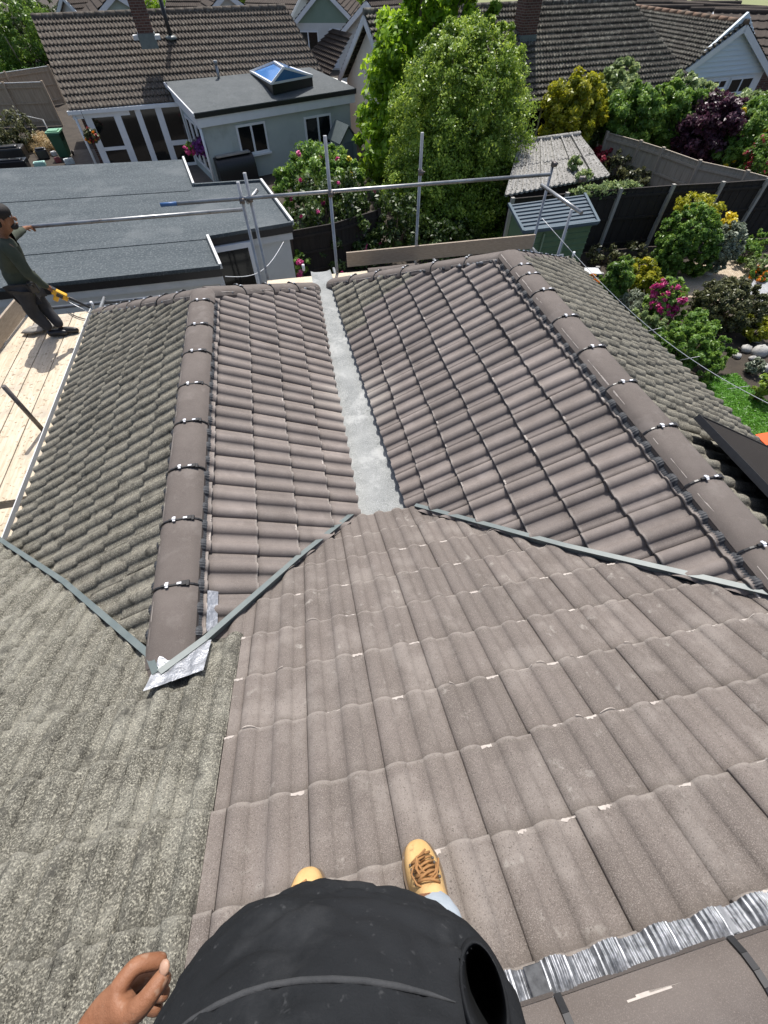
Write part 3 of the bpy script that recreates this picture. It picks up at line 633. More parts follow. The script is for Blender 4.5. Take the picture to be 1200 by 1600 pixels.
for i, (px, py, rz, lab) in enumerate(((633, 412, .04, 'spare brown ridge tile lying on the rear boards nearer the pole'), (595, 418, .02, 'spare brown ridge tile lying on the rear boards further left'))):
    c = G(px, py, ZB+.06); c.y = min(c.y, 7.3); mb = MB(); N = 9
    for e in (0,):
        vs = []
        for s in (-.22, .22):
            for k in range(N):
                f = (-1+2*k/(N-1))*1.1; vs.append(c+V(s, .11*math.sin(f), -.06+.11*(math.cos(f)-.45)))
        mb.add(vs, [(k, k+1, N+k+1, N+k) for k in range(N-1)], 0, True)
        vs2 = [Vector(q)-V(0, 0, .014) for q in vs]; mb.add(vs2, [(k+1, k, N+k, N+k+1) for k in range(N-1)], 0, True)
    tag(mb.build('spare_ridge_tile', m_ridge), lab, 'ridge tile', 'spare ridge tiles on the boards')
m_dust = mk('grey_dust_sheet', (.30, .28, .25), (.20, .19, .17), 14, .95)
mb = MB()
for k in range(5): mb.ball(G(52+k*6, 515-k*2, ZB+.05), (random.uniform(.08, .16), random.uniform(.08, .14), random.uniform(.015, .035)), 9, 5, jit=.3)
tag(mb.build('dust_sheet', m_dust), 'crumpled grey sheet on the boards behind the worker', 'sheet')
mb = MB(); pts = [G(105, 486, ZB+.02), G(112, 491, ZB+.02), G(123, 496, ZB+.02), G(139, 500, ZB+.02)]; mb.tube(pts, .008, 6); tag(mb.build('dark_cable', m_black), 'thin dark cable lying on the boards under the yellow tool', 'cable')
# sagging wire to the garden on the right
mb = MB(); a, b = G(847, 341, 4.1), GP(1330, 690, (0, 0, 1), 2.6)
pts = [a.lerp(b, i/20)-V(0, 0, .35*math.sin(math.pi*i/20)) for i in range(21)]; mb.tube(pts, .004, 5)
for f in (.42, .55, .7):
    q = a.lerp(b, f)-V(0, 0, .35*math.sin(math.pi*f)); d = (b-a).normalized(); mb.tube([q-d*.1+V(0, 0, -.10), q+d*.1+V(0, 0, .10)], .003, 4)
tag(mb.build('overhead_wire', m_white), 'thin pale wire sagging from the scaffold over the right garden', 'wire')
mb = MB(); a, b = G(352, 432, 3.2), G(443, 378, 2.6); pts = [a.lerp(b, i/14)-V(0, 0, .25*math.sin(math.pi*i/14)) for i in range(15)]; mb.tube(pts, .006, 5); tag(mb.build('overhead_wire', m_white), 'thin pale wire hanging in front of the garage window', 'wire')
# ------------------------------------------------------------------ figures
def skin_mesh(name, joints, edges, mats, parent, root, sub=2, post=None, flat=False):
    names = list(joints); idx = {n_: i for i, n_ in enumerate(names)}
    o0 = ORG[parent]
    me = bpy.data.meshes.new(name)
    me.from_pydata([tuple(Vector(joints[n_][0])-o0) for n_ in names], [(idx[a], idx[b]) for a, b in edges], [])
    o = link(name, me, parent)
    sk = o.modifiers.new('skin', 'SKIN'); sk.use_smooth_shade = True; sk.branch_smoothing = .3
    for n_ in names:
        r = joints[n_][1]; v = me.skin_vertices[0].data[idx[n_]]
        v.radius = r if isinstance(r, tuple) else (r, r); v.use_root = (n_ == root)
    s = o.modifiers.new('sub', 'SUBSURF'); s.levels = sub; s.render_levels = sub
    dg = bpy.context.evaluated_depsgraph_get(); ev = o.evaluated_get(dg)
    nm = bpy.data.meshes.new_from_object(ev); nm.name = name
    o.modifiers.clear(); o.data = nm
    for m in (mats if isinstance(mats, (list, tuple)) else [mats]): nm.materials.append(m)
    nm.polygons.foreach_set('use_smooth', [True]*len(nm.polygons))
    if post:
        for v in nm.vertices: v.co = post(v.co+o0)-o0
    return o
# ---- the worker on the left walkway
YW = 6.42
J = lambda px, py, dy=0: GY(px, py, YW+dy)
wk = thing('person', (J(92, 522).x, YW, ZB), 'worker in dark olive jumper and charcoal trousers leaning over with a yellow tool', 'person')
hd = J(9, 343); nk = J(1, 366)
HZ = ZB
def foot(px, py, dy): q = GY(px, py, YW+dy); return q
hipc = J(38, 448)
ankN = G(80, 516, ZB+.09); ankF = G(97, 512, ZB+.09)
kN = J(52, 490, -.06); kF = J(72, 484, .08)
shN = J(14, 388, -.17); shF = J(10, 376, .17)
elN = J(44, 428, -.20); wrN = J(80, 452, -.16); haN = J(90, 460, -.15)
elF = J(16, 372, .50); wrF = GY(40, 356, 7.44); haF = GY(46, 355, 7.50)
joints = {'pel': (hipc, (.12, .13)), 'sp1': (J(26, 425), (.12, .14)), 'sp2': (J(12, 402), (.125, .16)), 'chest': (J(5, 384), (.11, .15)), 'neck': (nk, .055), 'h0': (hd-V(0, 0, .04), (.075, .085)), 'h1': (hd+V(.01, 0, .06), (.085, .09)), 'h2': (hd+V(0, 0, .11), (.06, .065)),
    'shN': (shN, .065), 'elN': (elN, .045), 'wrN': (wrN, .03), 'shF': (shF, .065), 'elF': (elF, .045), 'wrF': (wrF, .03),
    'hN': (hipc+V(.0, -.10, -.03), .095), 'kN': (kN, .062), 'aN': (ankN, .042), 'hF': (hipc+V(.0, .10, -.03), .095), 'kF': (kF, .062), 'aF': (ankF, .042)}
edges = [('pel', 'sp1'), ('sp1', 'sp2'), ('sp2', 'chest'), ('chest', 'neck'), ('neck', 'h0'), ('h0', 'h1'), ('h1', 'h2'), ('chest', 'shN'), ('shN', 'elN'), ('elN', 'wrN'), ('chest', 'shF'), ('shF', 'elF'), ('elF', 'wrF'),
    ('pel', 'hN'), ('hN', 'kN'), ('kN', 'aN'), ('pel', 'hF'), ('hF', 'kF'), ('kF', 'aF')]
def hand_chain(pre, w_, h_, par, d, sp, curl, nrm):
    """palm, four fingers and a thumb: d along the hand, sp across the knuckles, nrm out of the back of the hand"""
    d = Vector(d).normalized(); sp = Vector(sp).normalized(); nrm = Vector(nrm).normalized()
    palm = Vector(w_)+d*.05; joints[pre+'p'] = (palm, (.034, .020)); edges.append((par, pre+'p'))
    for k, (o_, L) in enumerate(((-.030, .070), (-.010, .080), (.011, .075), (.030, .058))):
        b = palm+d*.035+sp*o_; q1 = b+(d*math.cos(curl)-nrm*math.sin(curl))*L*.5; q2 = q1+(d*math.cos(2*curl)-nrm*math.sin(2*curl))*L*.5
        for n_, q, r in (('b', b, .0095), ('m', q1, .0085), ('t', q2, .007)): joints[f'{pre}{k}{n_}'] = (q, r)
        edges.extend([(pre+'p', f'{pre}{k}b'), (f'{pre}{k}b', f'{pre}{k}m'), (f'{pre}{k}m', f'{pre}{k}t')])
    b = palm-sp*.036-d*.01; q1 = b-sp*.025+d*.02-nrm*.008; q2 = q1+d*.028-nrm*.012
    for n_, q, r in (('b', b, .012), ('m', q1, .0095), ('t', q2, .008)): joints[f'{pre}T{n_}'] = (q, r)
    edges.extend([(pre+'p', pre+'Tb'), (pre+'Tb', pre+'Tm'), (pre+'Tm', pre+'Tt')])
hand_chain('N', wrN, haN, 'wrN', haN-wrN, (0, -.3, 1), .75, (-.5, -.8, .3))
hand_chain('F', wrF, haF, 'wrF', haF-wrF, (0, 1, .1), .55, (0, 0, 1))
skin_mesh('body', joints, edges, m_skind if False else m_skin, wk, 'pel')
# face details on the body, looking right
mb = MB()
for s in (-1, 1): mb.ball(hd+V(.082, s*.032, .035), .007, 8, 6)
mb.build('eye', m_rag, wk)
mb = MB(); mb.ball(hd+V(.102, 0, .0), (.020, .014, .024), 8, 6); 
for s in (-1, 1): mb.ball(hd+V(-.005, s*.088, .01), (.022, .010, .032), 8, 6)
mb.ball(hd+V(.090, 0, -.045), (.012, .026, .008), 8, 4)
mb.build('face', m_skin, wk)
mb = MB(); mb.ball(hd+V(-.014, 0, .075), (.112, .104, .088), 14, 8, jit=.04); mb.ball(hd+V(-.07, 0, .0), (.05, .085, .09), 10, 6, jit=.05); mb.build('hair', m_hair, wk)
mb = MB(); mb.ball(hd+V(.045, 0, -.07), (.045, .06, .035), 10, 6, jit=.05); mb.build('beard', m_hair, wk)
def sub(keys, sc): return {k: (joints[k][0], tuple(x+sc for x in joints[k][1]) if isinstance(joints[k][1], tuple) else joints[k][1]+sc) for k in keys}
jj = sub(['pel', 'sp1', 'sp2', 'chest', 'shN', 'elN', 'shF', 'elF'], .022)
jj['pel'] = (hipc+V(-.005, 0, -.02), (.172, .182)); jj['sp1'] = (joints['sp1'][0], (.158, .176)); jj['hem'] = (hipc+V(.01, 0, -.12), (.168, .18)); jj['nk'] = (Vector(nk)-V(0, 0, .02), .085)
jj['wN'] = (Vector(elN).lerp(wrN, .92), .040); jj['wF'] = (Vector(elF).lerp(wrF, .9), .040)
skin_mesh('jumper', jj, [('hem', 'pel'), ('pel', 'sp1'), ('sp1', 'sp2'), ('sp2', 'chest'), ('chest', 'nk'), ('chest', 'shN'), ('shN', 'elN'), ('elN', 'wN'), ('chest', 'shF'), ('shF', 'elF'), ('elF', 'wF')], m_olive, wk, 'sp2',
          post=lambda p: p+V(1, 1, 1)*.010*mnoise.noise(p*9))
jj = sub(['pel', 'hN', 'kN', 'hF', 'kF'], .022); jj['aN'] = (ankN, .068); jj['aF'] = (ankF, .068)
skin_mesh('trousers', jj, [('pel', 'hN'), ('hN', 'kN'), ('kN', 'aN'), ('pel', 'hF'), ('hF', 'kF'), ('kF', 'aF')], m_trous, wk, 'pel', post=lambda p: p+V(1, 1, 1)*.010*mnoise.noise(p*11))
for ank in (ankN, ankF):
    jj = {'heel': (V(ank.x-.06, ank.y, ZB+.045), (.042, .042)), 'an': (V(ank.x, ank.y, ZB+.06), (.052, .05)), 'ball': (V(ank.x+.13, ank.y-.01, ZB+.042), (.040, .048)), 'toe': (V(ank.x+.20, ank.y-.01, ZB+.035), (.030, .038))}
    s = skin_mesh('shoe', jj, [('heel', 'an'), ('an', 'ball'), ('ball', 'toe')], m_black, wk, 'an')
mb = MB(); q = J(52, 448, -.16); mb.box(q, (.09, .06, .13), .2); mb.box(q+V(0, -.035, .02), (.05, .02, .05), .2); mb.build('belt_pouch', m_black, wk, bevel=.01)
# the yellow tool in his hand
tl = thing('power_tool', haN, 'yellow cordless tool with black nozzle and thin rod in the worker\'s hand', 'tool')
c = J(90, 458, -.15); e = J(130, 477, -.15); d = (e-c).normalized(); nrm = V(0, -1, 0); up = d.cross(nrm).normalized(); up = up if up.z > 0 else -up
mb = MB(); mb.box(c+d*.02, (.16, .065, .08), axes=(d, nrm, up)); mb.box(c+d*.08-up*.02, (.08, .05, .055), axes=(d, nrm, up)); mb.box(c-up*.07-d*.0, (.06, .06, .09), axes=(d, nrm, up)); mb.build('tool_body', m_yel, tl, bevel=.016)
mb = MB(); mb.tube([c+d*.12+up*.01, c+d*.36+up*.012], [.022, .014], 10); mb.box(c+d*.03+nrm*.04, (.07, .012, .05), axes=(d, nrm, up)); mb.box(c-d*.06+up*.02, (.07, .05, .05), axes=(d, nrm, up)); mb.build('nozzle', m_black, tl, bevel=.004)
mb = MB(); mb.tube([c+d*.10-up*.05, c+d*.52-up*.075], .007, 8); mb.build('rod', m_lead, tl)
# ---- the photographer looking down at himself
ph = thing('person', (-.09, -.28, 4.87), 'photographer seen from above in black sweatshirt, pale jeans and tan boots', 'person')
FT = {}
def footpts(toe_px, ank_px):
    toe = GP(*toe_px, (0, K, 1), 4.74+.035); ank = GP(*ank_px, (0, K, 1), 4.74+.075); return toe, ank
toeR, ankR = GP(647, 1308, (0, K, 1), 4.80), GP(672, 1398, (0, K, 1), 4.84)
toeL, ankL = GP(482, 1350, (0, K, 1), 4.80), GP(470, 1430, (0, K, 1), 4.84)
wrist, palm = G(140, 1612, 5.60), G(178, 1572, 5.62)
joints = {'pel': (V(-.08, -.40, 5.72), (.15, .11)), 'ab': (V(-.08, -.40, 5.92), (.14, .10)), 'ch': (V(-.08, -.44, 6.12), (.15, .10)), 'ch2': (V(-.08, -.46, 6.24), (.12, .08)), 'neck': (V(-.08, -.45, 6.36), .055), 'h0': (V(-.08, -.41, 6.46), (.07, .085)), 'h1': (V(-.08, -.42, 6.55), (.075, .09)), 'h2': (V(-.08, -.44, 6.61), (.05, .06)),
    'sL': (V(-.27, -.46, 6.20), .06), 'eL': (V(-.46, -.42, 5.92), .046), 'wL': (wrist, (.032, .026)),
    'sR': (V(.11, -.46, 6.20), .06), 'eR': (V(.30, -.36, 6.02), .045), 'wR': (V(.14, -.16, 6.40), .03), 'pR': (V(.10, -.08, 6.45), (.03, .018)),
    'hL': (V(-.18, -.39, 5.66), .085), 'kL': (V(-.22, -.30, 5.26), .06), 'aL': (ankL, .042), 'hR': (V(.02, -.39, 5.66), .085), 'kR': (V(.06, -.30, 5.26), .06), 'aR': (ankR, .042)}
edges = [('pel', 'ab'), ('ab', 'ch'), ('ch', 'ch2'), ('ch2', 'neck'), ('neck', 'h0'), ('h0', 'h1'), ('h1', 'h2'), ('ch2', 'sL'), ('sL', 'eL'), ('eL', 'wL'), ('ch2', 'sR'), ('sR', 'eR'), ('eR', 'wR'), ('wR', 'pR'), ('pel', 'hL'), ('hL', 'kL'), ('kL', 'aL'), ('pel', 'hR'), ('hR', 'kR'), ('kR', 'aR')]
for k in range(4):
    b = V(.10-.012*k, -.06, 6.47-.018*k)
    joints[f'R{k}b'] = (b, .009); joints[f'R{k}m'] = (b+V(-.03, .02, .01), .008); joints[f'R{k}t'] = (b+V(-.06, .015, .01), .007); edges += [('pR', f'R{k}b'), (f'R{k}b', f'R{k}m'), (f'R{k}m', f'R{k}t')]
joints['RTb'] = (V(.09, -.09, 6.475), .011); joints['RTm'] = (V(.065, -.085, 6.49), .009); joints['RTt'] = (V(.04, -.075, 6.495), .008); edges += [('pR', 'RTb'), ('RTb', 'RTm'), ('RTm', 'RTt')]
# left hand: loosely closed, thumb on top, index curled beyond it
def Hp(px, py, z): return G(px, py, z)
joints['pL'] = (Hp(176, 1578, 5.615), (.040, .030)); edges.append(('wL', 'pL'))
fing = {'i': [(186, 1540, 5.640), (214, 1506, 5.635), (262, 1500, 5.61)], 'm': [(190, 1552, 5.605), (224, 1524, 5.59), (268, 1534, 5.575)], 'r': [(192, 1564, 5.585), (224, 1544, 5.565), (266, 1556, 5.555)], 'l': [(192, 1578, 5.565), (220, 1566, 5.55), (254, 1578, 5.54)]}
for k, pts in fing.items():
    prev = 'pL'
    for i, q in enumerate(pts):
        n_ = 'f'+k+str(i); joints[n_] = (Hp(*q), (.0135, .0125, .0105)[i]); edges.append((prev, n_)); prev = n_
prev = 'pL'
for i, (q, r) in enumerate((((204, 1588, 5.645), .017), ((228, 1564, 5.66), .0135), ((252, 1530, 5.655), .0125), ((262, 1514, 5.65), .0095))):
    n_ = 'th'+str(i); joints[n_] = (Hp(*q), r); edges.append((prev, n_)); prev = n_
body = skin_mesh('body', joints, edges, m_skin, ph, 'pel', sub=3)
# a nail on the thumb
mb = MB(); mb.ball(Hp(257, 1512, 5.661), (.0075, .0095, .003), 10, 5); mb.build('thumb_nail', m_skinp, ph)
mb = MB(); mb.ball(V(-.08, -.455, 6.57), (.10, .115, .10), 14, 8); mb.build('hair', m_hair, ph)
mb = MB()
for s in (-1, 1): mb.ball(V(-.08+s*.034, -.322, 6.50), .011, 8, 6)
mb.build('eye', m_rag, ph)
mb = MB(); mb.ball(V(-.08, -.312, 6.465), (.015, .02, .022), 8, 6); mb.ball(V(-.08, -.325, 6.425), (.025, .01, .008), 8, 4)
for s in (-1, 1): mb.ball(V(-.08+s*.092, -.42, 6.47), (.01, .022, .032), 8, 6)
mb.build('face', m_skin, ph)
# sweatshirt: stacked sections; the widest is the belly hem that makes the outline seen from above
front = [(236, 1640), (262, 1575), (300, 1500), (345, 1446), (400, 1405), (470, 1370), (540, 1360), (620, 1376), (700, 1414), (752, 1450), (786, 1492), (800, 1540), (803, 1640)]
ZH = 5.78
F0 = [G(x, y, ZH) for x, y in front]
cx, cy = -.08, -.42
def ring(z, fs, bk, dx=0, dy=0):
    r_ = []
    for q in F0:
        r_.append(V(cx+(q.x-cx)*fs[0]+dx, cy+(q.y-cy)*fs[1]+dy, z))
    x0, x1 = r_[-1], r_[0]
    for k in range(1, 8):
        a = math.pi*k/8; mid = (x0+x1)/2; hw = (x0-x1)/2
        r_.append(mid+hw*math.cos(a)+V(0, -bk*math.sin(a), 0))
    return r_
secs = [(5.60, (.90, .86), .12, 0, 0), (5.66, (.955, .94), .13, 0, 0), (5.72, (.985, .985), .14, 0, 0), (5.78, (1, 1), .145, 0, 0), (5.84, (.985, .97), .145, 0, 0), (5.91, (.96, .90), .14, 0, 0), (5.98, (.94, .80), .135, 0, 0), (6.06, (.93, .69), .13, 0, 0), (6.14, (.92, .58), .12, 0, -.01), (6.22, (.80, .45), .10, 0, -.03), (6.29, (.50, .33), .07, 0, -.03), (6.33, (.28, .25), .05, 0, -.03)]
mb = MB(); rings = [ring(*s) for s in secs]; n = len(rings[0]); vs = []
for z_, r_ in enumerate(rings):
    for k, q in enumerate(r_):
        f = .007*mnoise.noise(q*14)+.004*mnoise.noise(q*32)
        f += .011*math.sin(q.z*46+q.x*22+3.0*mnoise.noise(q*5))*max(0, mnoise.noise(q*4.5)+.25)
        d = V(q.x-cx, q.y-cy, 0).normalized(); vs.append(q+d*f)
mb.add(vs, [(j*n+k, j*n+(k+1) % n, (j+1)*n+(k+1) % n, (j+1)*n+k) for j in range(len(rings)-1) for k in range(n)], 0, True)
sw = mb.build('sweatshirt', m_cloth, ph); s = sw.modifiers.new('sub', 'SUBSURF'); s.levels = 3; s.render_levels = 3
nm = bpy.data.meshes.new_from_object(sw.evaluated_get(bpy.context.evaluated_depsgraph_get())); nm.name = 'sweatshirt'; sw.modifiers.clear(); sw.data = nm
for v in nm.vertices:                           # soft drape folds and small creases
    q = v.co+ORG[sw]; c_ = V(q.x*1.0+.35*q.z, q.y*.8, q.z)
    f = .008*mnoise.noise(V(c_.x*8, c_.y*8, c_.z*5)) - .009*(1-abs(mnoise.noise(V(c_.x*7+3, c_.y*5, c_.z*13))))**5 - .005*(1-abs(mnoise.noise(V(c_.x*15, c_.y*9+7, c_.z*22))))**6 + .0025*mnoise.noise(q*60)
    v.co += V(q.x-cx, q.y-cy, .03).normalized()*f
# sleeves
for a, b, c in (('sL', 'eL', 'wL'), ('sR', 'eR', 'wR')):
    jj = {'a': (joints[a][0], .085), 'b': (joints[b][0], .068), 'c': (Vector(joints[b][0]).lerp(joints[c][0], .62), .052)}
    if a == 'sL': jj['c'] = (Vector(joints[b][0]).lerp(joints[c][0], .45), .052)
    skin_mesh('sleeve', jj, [('a', 'b'), ('b', 'c')], m_cloth, ph, 'a')
# seam of the front pocket
mb = MB(); pts = []
def on_shirt(px, py):
    r = ray(px, py).normalized(); best = None
    return r
TR = None
def hit(px, py, off=.002):
    global TR
    from mathutils.bvhtree import BVHTree
    if TR is None:
        dg = bpy.context.evaluated_depsgraph_get(); ev = sw.evaluated_get(dg); me = ev.to_mesh()
        TR = BVHTree.FromPolygons([sw.matrix_basis @ v.co + ORG[sw] for v in me.vertices], [p.vertices[:] for p in me.polygons])
    r = ray(px, py).normalized(); h = TR.ray_cast(CAM, r)
    return h[0]-r*off if h[0] is not None else None
for px, py in ((272, 1612), (300, 1592), (340, 1570), (380, 1552), (420, 1540), (470, 1532), (520, 1530), (570, 1533), (620, 1541), (670, 1553), (712, 1566)):
    q = hit(px, py)
    if q is not None: pts.append(q)
if len(pts) > 2: mb.tube(pts, [.001, .002]+[.0026]*(len(pts)-4)+[.002, .0005], 6); mb.build('pocket_seam', m_seam, ph)
# open pocket mouth on the right: the cloth is cut away and a lip turns into a deep fold
def scr(q): v = Vector(q)-CAM; return 600+FPX*v.dot(CR)/v.dot(CF), 800+FPX*v.dot(CD)/v.dot(CF)
cpx, cpy, ea, eb, tl_ = 757, 1556, 31, 84, R(-13)
def inell(q, f=1.0):
    v = Vector(q)-CAM
    if v.dot(CF) < .05: return False
    x, y = scr(q); x -= cpx; y -= cpy; a_ = x*math.cos(tl_)+y*math.sin(tl_); b_ = -x*math.sin(tl_)+y*math.cos(tl_); return (a_/ea)**2+(b_/eb)**2 < f
NR = 36; rim = []
for k in range(NR):
    a = 2*math.pi*k/NR; ex, ey = ea*math.cos(a), eb*math.sin(a)
    px, py = cpx+ex*math.cos(tl_)-ey*math.sin(tl_), cpy+ex*math.sin(tl_)+ey*math.cos(tl_)
    q = hit(px, py, 0)
    rim.append(q if q is not None else None)
A_, D_ = [], []
for k in range(NR):
    if rim[k] is not None:
        a = 2*math.pi*k/NR; A_.append((1, math.cos(a), math.sin(a))); D_.append((rim[k]-CAM).length)
D_ = np.array(D_); A_ = np.array(A_); ok_ = D_ < np.median(D_)+.12
co_f = np.linalg.lstsq(A_[ok_], D_[ok_], rcond=None)[0]
for k in range(NR):
    a = 2*math.pi*k/NR; ex, ey = ea*math.cos(a), eb*math.sin(a)
    px, py = cpx+ex*math.cos(tl_)-ey*math.sin(tl_), cpy+ex*math.sin(tl_)+ey*math.cos(tl_)
    rim[k] = CAM+ray(px, py).normalized()*(float(co_f @ np.array((1, math.cos(a), math.sin(a))))-.012)
bm = bmesh.new(); bm.from_mesh(sw.data); o0 = ORG[sw]
bmesh.ops.delete(bm, geom=[f for f in bm.faces if inell(f.calc_center_median()+o0, 1.0) and (f.calc_center_median()+o0-CAM).length < float(co_f[0])+.09], context='FACES')
bm.to_mesh(sw.data); bm.free()
cen = sum(rim, V(0, 0, 0))/NR; dn = (cen-CAM).normalized(); levels = []
for f, dpt in ((1.34, .045), (1.20, .014), (1.08, -.003), (1.0, -.007), (.97, .004), (.95, .03), (.93, .10), (.85, .19), (.6, .25), (.2, .26)):
    levels.append([cen+(q-cen)*f+dn*dpt for q in rim])
levels.append([cen+(q-cen)*.01+dn*.262 for q in rim])
mb = MB(); vs = [q for l in levels for q in l]
mb.add(vs, [(j*NR+k, j*NR+(k+1) % NR, (j+1)*NR+(k+1) % NR, (j+1)*NR+k) for j in range(len(levels)-1) for k in range(NR)], 0, True)
mb.build('pocket_mouth', m_cloth, ph)
# jeans
jj = {'p': (V(-.08, -.40, 5.64), (.17, .125)), 'hL': (V(-.18, -.39, 5.56), .10), 'kL': (V(-.22, -.30, 5.26), .078), 'aL': (ankL+V(0, -.02, .05), .072), 'hR': (V(.03, -.37, 5.56), .10), 'kR': (V(.06, -.30, 5.26), .074), 'aR': (ankR+V(.004, -.03, .03), .062)}
skin_mesh('jeans', jj, [('p', 'hL'), ('hL', 'kL'), ('kL', 'aL'), ('p', 'hR'), ('hR', 'kR'), ('kR', 'aR')], m_denim, ph, 'p', post=lambda p: p+V(1, 1, 0)*.012*mnoise.noise(p*13))
def boot(toe, ank, laces):
    d = (ank-toe); d.normalize(); n_ = V(0, PS, PC); s_ = n_.cross(d).normalized()
    # rows along the boot, across an arch; toe cap to heel
    rows = [(-.004, .010, .018), (.004, .028, .038), (.02, .040, .050), (.05, .049, .060), (.09, .053, .070), (.12, .052, .082), (.15, .048, .100), (.18, .046, .125), (.22, .046, .140), (.27, .043, .145), (.295, .030, .12)]
    mb = MB(); vs = []; N = 15
    base = toe - n_*.055
    for L_, hw, ht in rows:
        for k in range(N):
            a = math.pi*k/(N-1); cc, ss = math.cos(a), math.sin(a)
            vs.append(base+d*L_+s_*(hw*math.copysign(abs(cc)**.75, cc))+n_*(.012+ht*ss**.8))
    mb.add(vs, [(i*N+k, i*N+k+1, (i+1)*N+k+1, (i+1)*N+k) for i in range(len(rows)-1) for k in range(N-1)], 0, True)
    bo = mb.build('boot', m_boot, ph); s = bo.modifiers.new('sub', 'SUBSURF'); s.levels = 2; s.render_levels = 2
    mb = MB(); lo = []; hi = []
    for sg in (1, -1):
        for L_, hw, ht in (rows if sg == 1 else rows[::-1]):
            lo.append(base+d*L_+s_*sg*(hw+.006)); hi.append(base+d*L_+s_*sg*(hw+.006)+n_*.022)
    m_ = len(lo); mb.add(lo+hi, [tuple(range(m_, 2*m_)), tuple(range(m_))[::-1]]+[(i, (i+1) % m_, m_+(i+1) % m_, m_+i) for i in range(m_)]); mb.build('sole', m_sole, bo)
    if laces:
        mb = MB(); rnd = random.Random(3)
        for i in range(5):
            L_ = .085+.017*i; h_ = .070+.012*i*.9
            for sg in (1, -1):
                pts = [base+d*(L_+.016*f*sg)+s_*(.030*(2*f-1)*1)+n_*(.020+h_*math.sin(math.acos(max(-1, min(1, (2*f-1)*.62))))**.8+.004) for f in (0, .25, .5, .75, 1)]
                mb.tube(pts, .0035, 6)
        for i in range(4):
            c_ = base+d*(.13+rnd.uniform(-.02, .02))+s_*rnd.uniform(-.012, .02)+n_*.118
            mb.tube([c_+s_*.03*math.cos(t)+d*.035*math.sin(t)+n_*.008*math.sin(2*t+i) for t in (0, .8, 1.6, 2.4, 3.2, 4, 4.8)], .003, 6)
        mb.build('laces', m_lace, bo)
        mb = MB()
        for sg in (1, -1):
            for i in range(5): mb.ball(base+d*(.085+.017*i)+s_*sg*.034+n_*(.018+(.070+.011*i)*.82), .0045, 6, 4)
        mb.build('eyelets', m_rust, bo)
boot(toeR, ankR, True); boot(toeL, ankL, True)
mb = MB(); phn = V(.02, -.045, 6.50)
mb.box(phn, (.15, .009, .075), axes=(CR, CF, -CD)); tag(mb.build('mobile_phone', m_black, bevel=.003), 'black mobile phone held up by the photographer\'s right hand', 'phone')
# ------------------------------------------------------------------ neighbouring buildings
def wavy(name, parent, RL, RR, EL_, ER_, rows, cols, mat, step=.035, amp=.03, res=5):
    """tiled roof slope between the ridge RL-RR and the eave EL-ER"""
    RL, RR, EL_, ER_ = map(Vector, (RL, RR, EL_, ER_))
    n = (RR-RL).cross(EL_-RL).normalized(); n = n if n.z > 0 else -n
    mb = MB(); nc = cols*res; rnd = random.Random(rows+cols)
    for j in range(rows):
        dz = rnd.uniform(-.006, .006); vs = []
        for f, h in ((j/rows, 0), ((j+.97)/rows, step), ((j+1.0)/rows+.006, step-.008), ((j+1.0)/rows+.006, -.03)):
            a = RL.lerp(EL_, min(f, 1.01)); b = RR.lerp(ER_, min(f, 1.01))
            for i in range(nc+1):
                q = amp*max(0, math.cos(2*math.pi*i/res))
                vs.append(a.lerp(b, i/nc)+n*(h+q+dz+.008*mnoise.noise(V(i*.21/res, j*.8, rows))))
        m_ = nc+1
        mb.add(vs, [(k*m_+i, k*m_+i+1, (k+1)*m_+i+1, (k+1)*m_+i) for k in range(3) for i in range(nc)], 0, False)
    o = mb.build(name, mat, parent)
    return o
def wall_quad(mb, a, b, z0, z1, t=.12):
    a, b = Vector(a), Vector(b); d = (b-a).normalized(); nn = V(-d.y, d.x, 0)*t
    mb.prism([(a.x, a.y), (b.x, b.y), (b.x+nn.x, b.y+nn.y), (a.x+nn.x, a.y+nn.y)], z0, z1)
def window(parent, a, b, z0, z1, out, panes=2, fr=.07, sill=True, name='window', pane=None):
    """a window between plan points a and b; out = unit normal towards the viewer"""
    a, b = Vector((a[0], a[1], 0)), Vector((b[0], b[1], 0)); d = (b-a).normalized(); W = (b-a).length; out = Vector(out)
    up = V(0, 0, 1); mb = MB(); H = z1-z0; c0 = a+out*.02
    def bx(m, u0, u1, w0, w1, dep=.07, off=0): m.box(c0+d*((u0+u1)/2)+up*(z0+(w0+w1)/2)+out*off, (u1-u0, dep, w1-w0), axes=(d, out, up))
    bx(mb, 0, fr, 0, H); bx(mb, W-fr, W, 0, H); bx(mb, fr, W-fr, 0, fr); bx(mb, fr, W-fr, H-fr, H)
    for k in range(1, panes): bx(mb, W*k/panes-fr*.55, W*k/panes+fr*.55, fr, H-fr, .066)
    o = mb.build(name, m_white, parent)
    mg = MB(); bx(mg, fr*.5, W-fr*.5, fr*.5, H-fr*.5, .02); mg.build('pane', pane or m_glass, o)
    if sill: ms = MB(); bx(ms, -.06, W+.06, -.07, -.002, .16, .04); ms.build('sill', m_white, o)
    return o
def chimney(parent, c, w_, d_, z0, z1, rz, lead=True):
    mb = MB(); mb.box((c[0], c[1], (z0+z1)/2), (w_, d_, z1-z0), rz); o = mb.build('chimney', m_brickw, parent)
    mb = MB(); mb.box((c[0], c[1], z1+.05), (w_+.1, d_+.1, .1), rz); mb.tube([(c[0], c[1], z1+.1), (c[0], c[1], z1+.4)], [.12, .10], 12); mb.build('chimney_pot', m_brick, o)
    if lead:
        mb = MB(); mb.box((c[0], c[1], z0+.0), (w_+.06, d_+.06, .42), rz); mb.build('lead_flashing', m_trim, o)
    return o
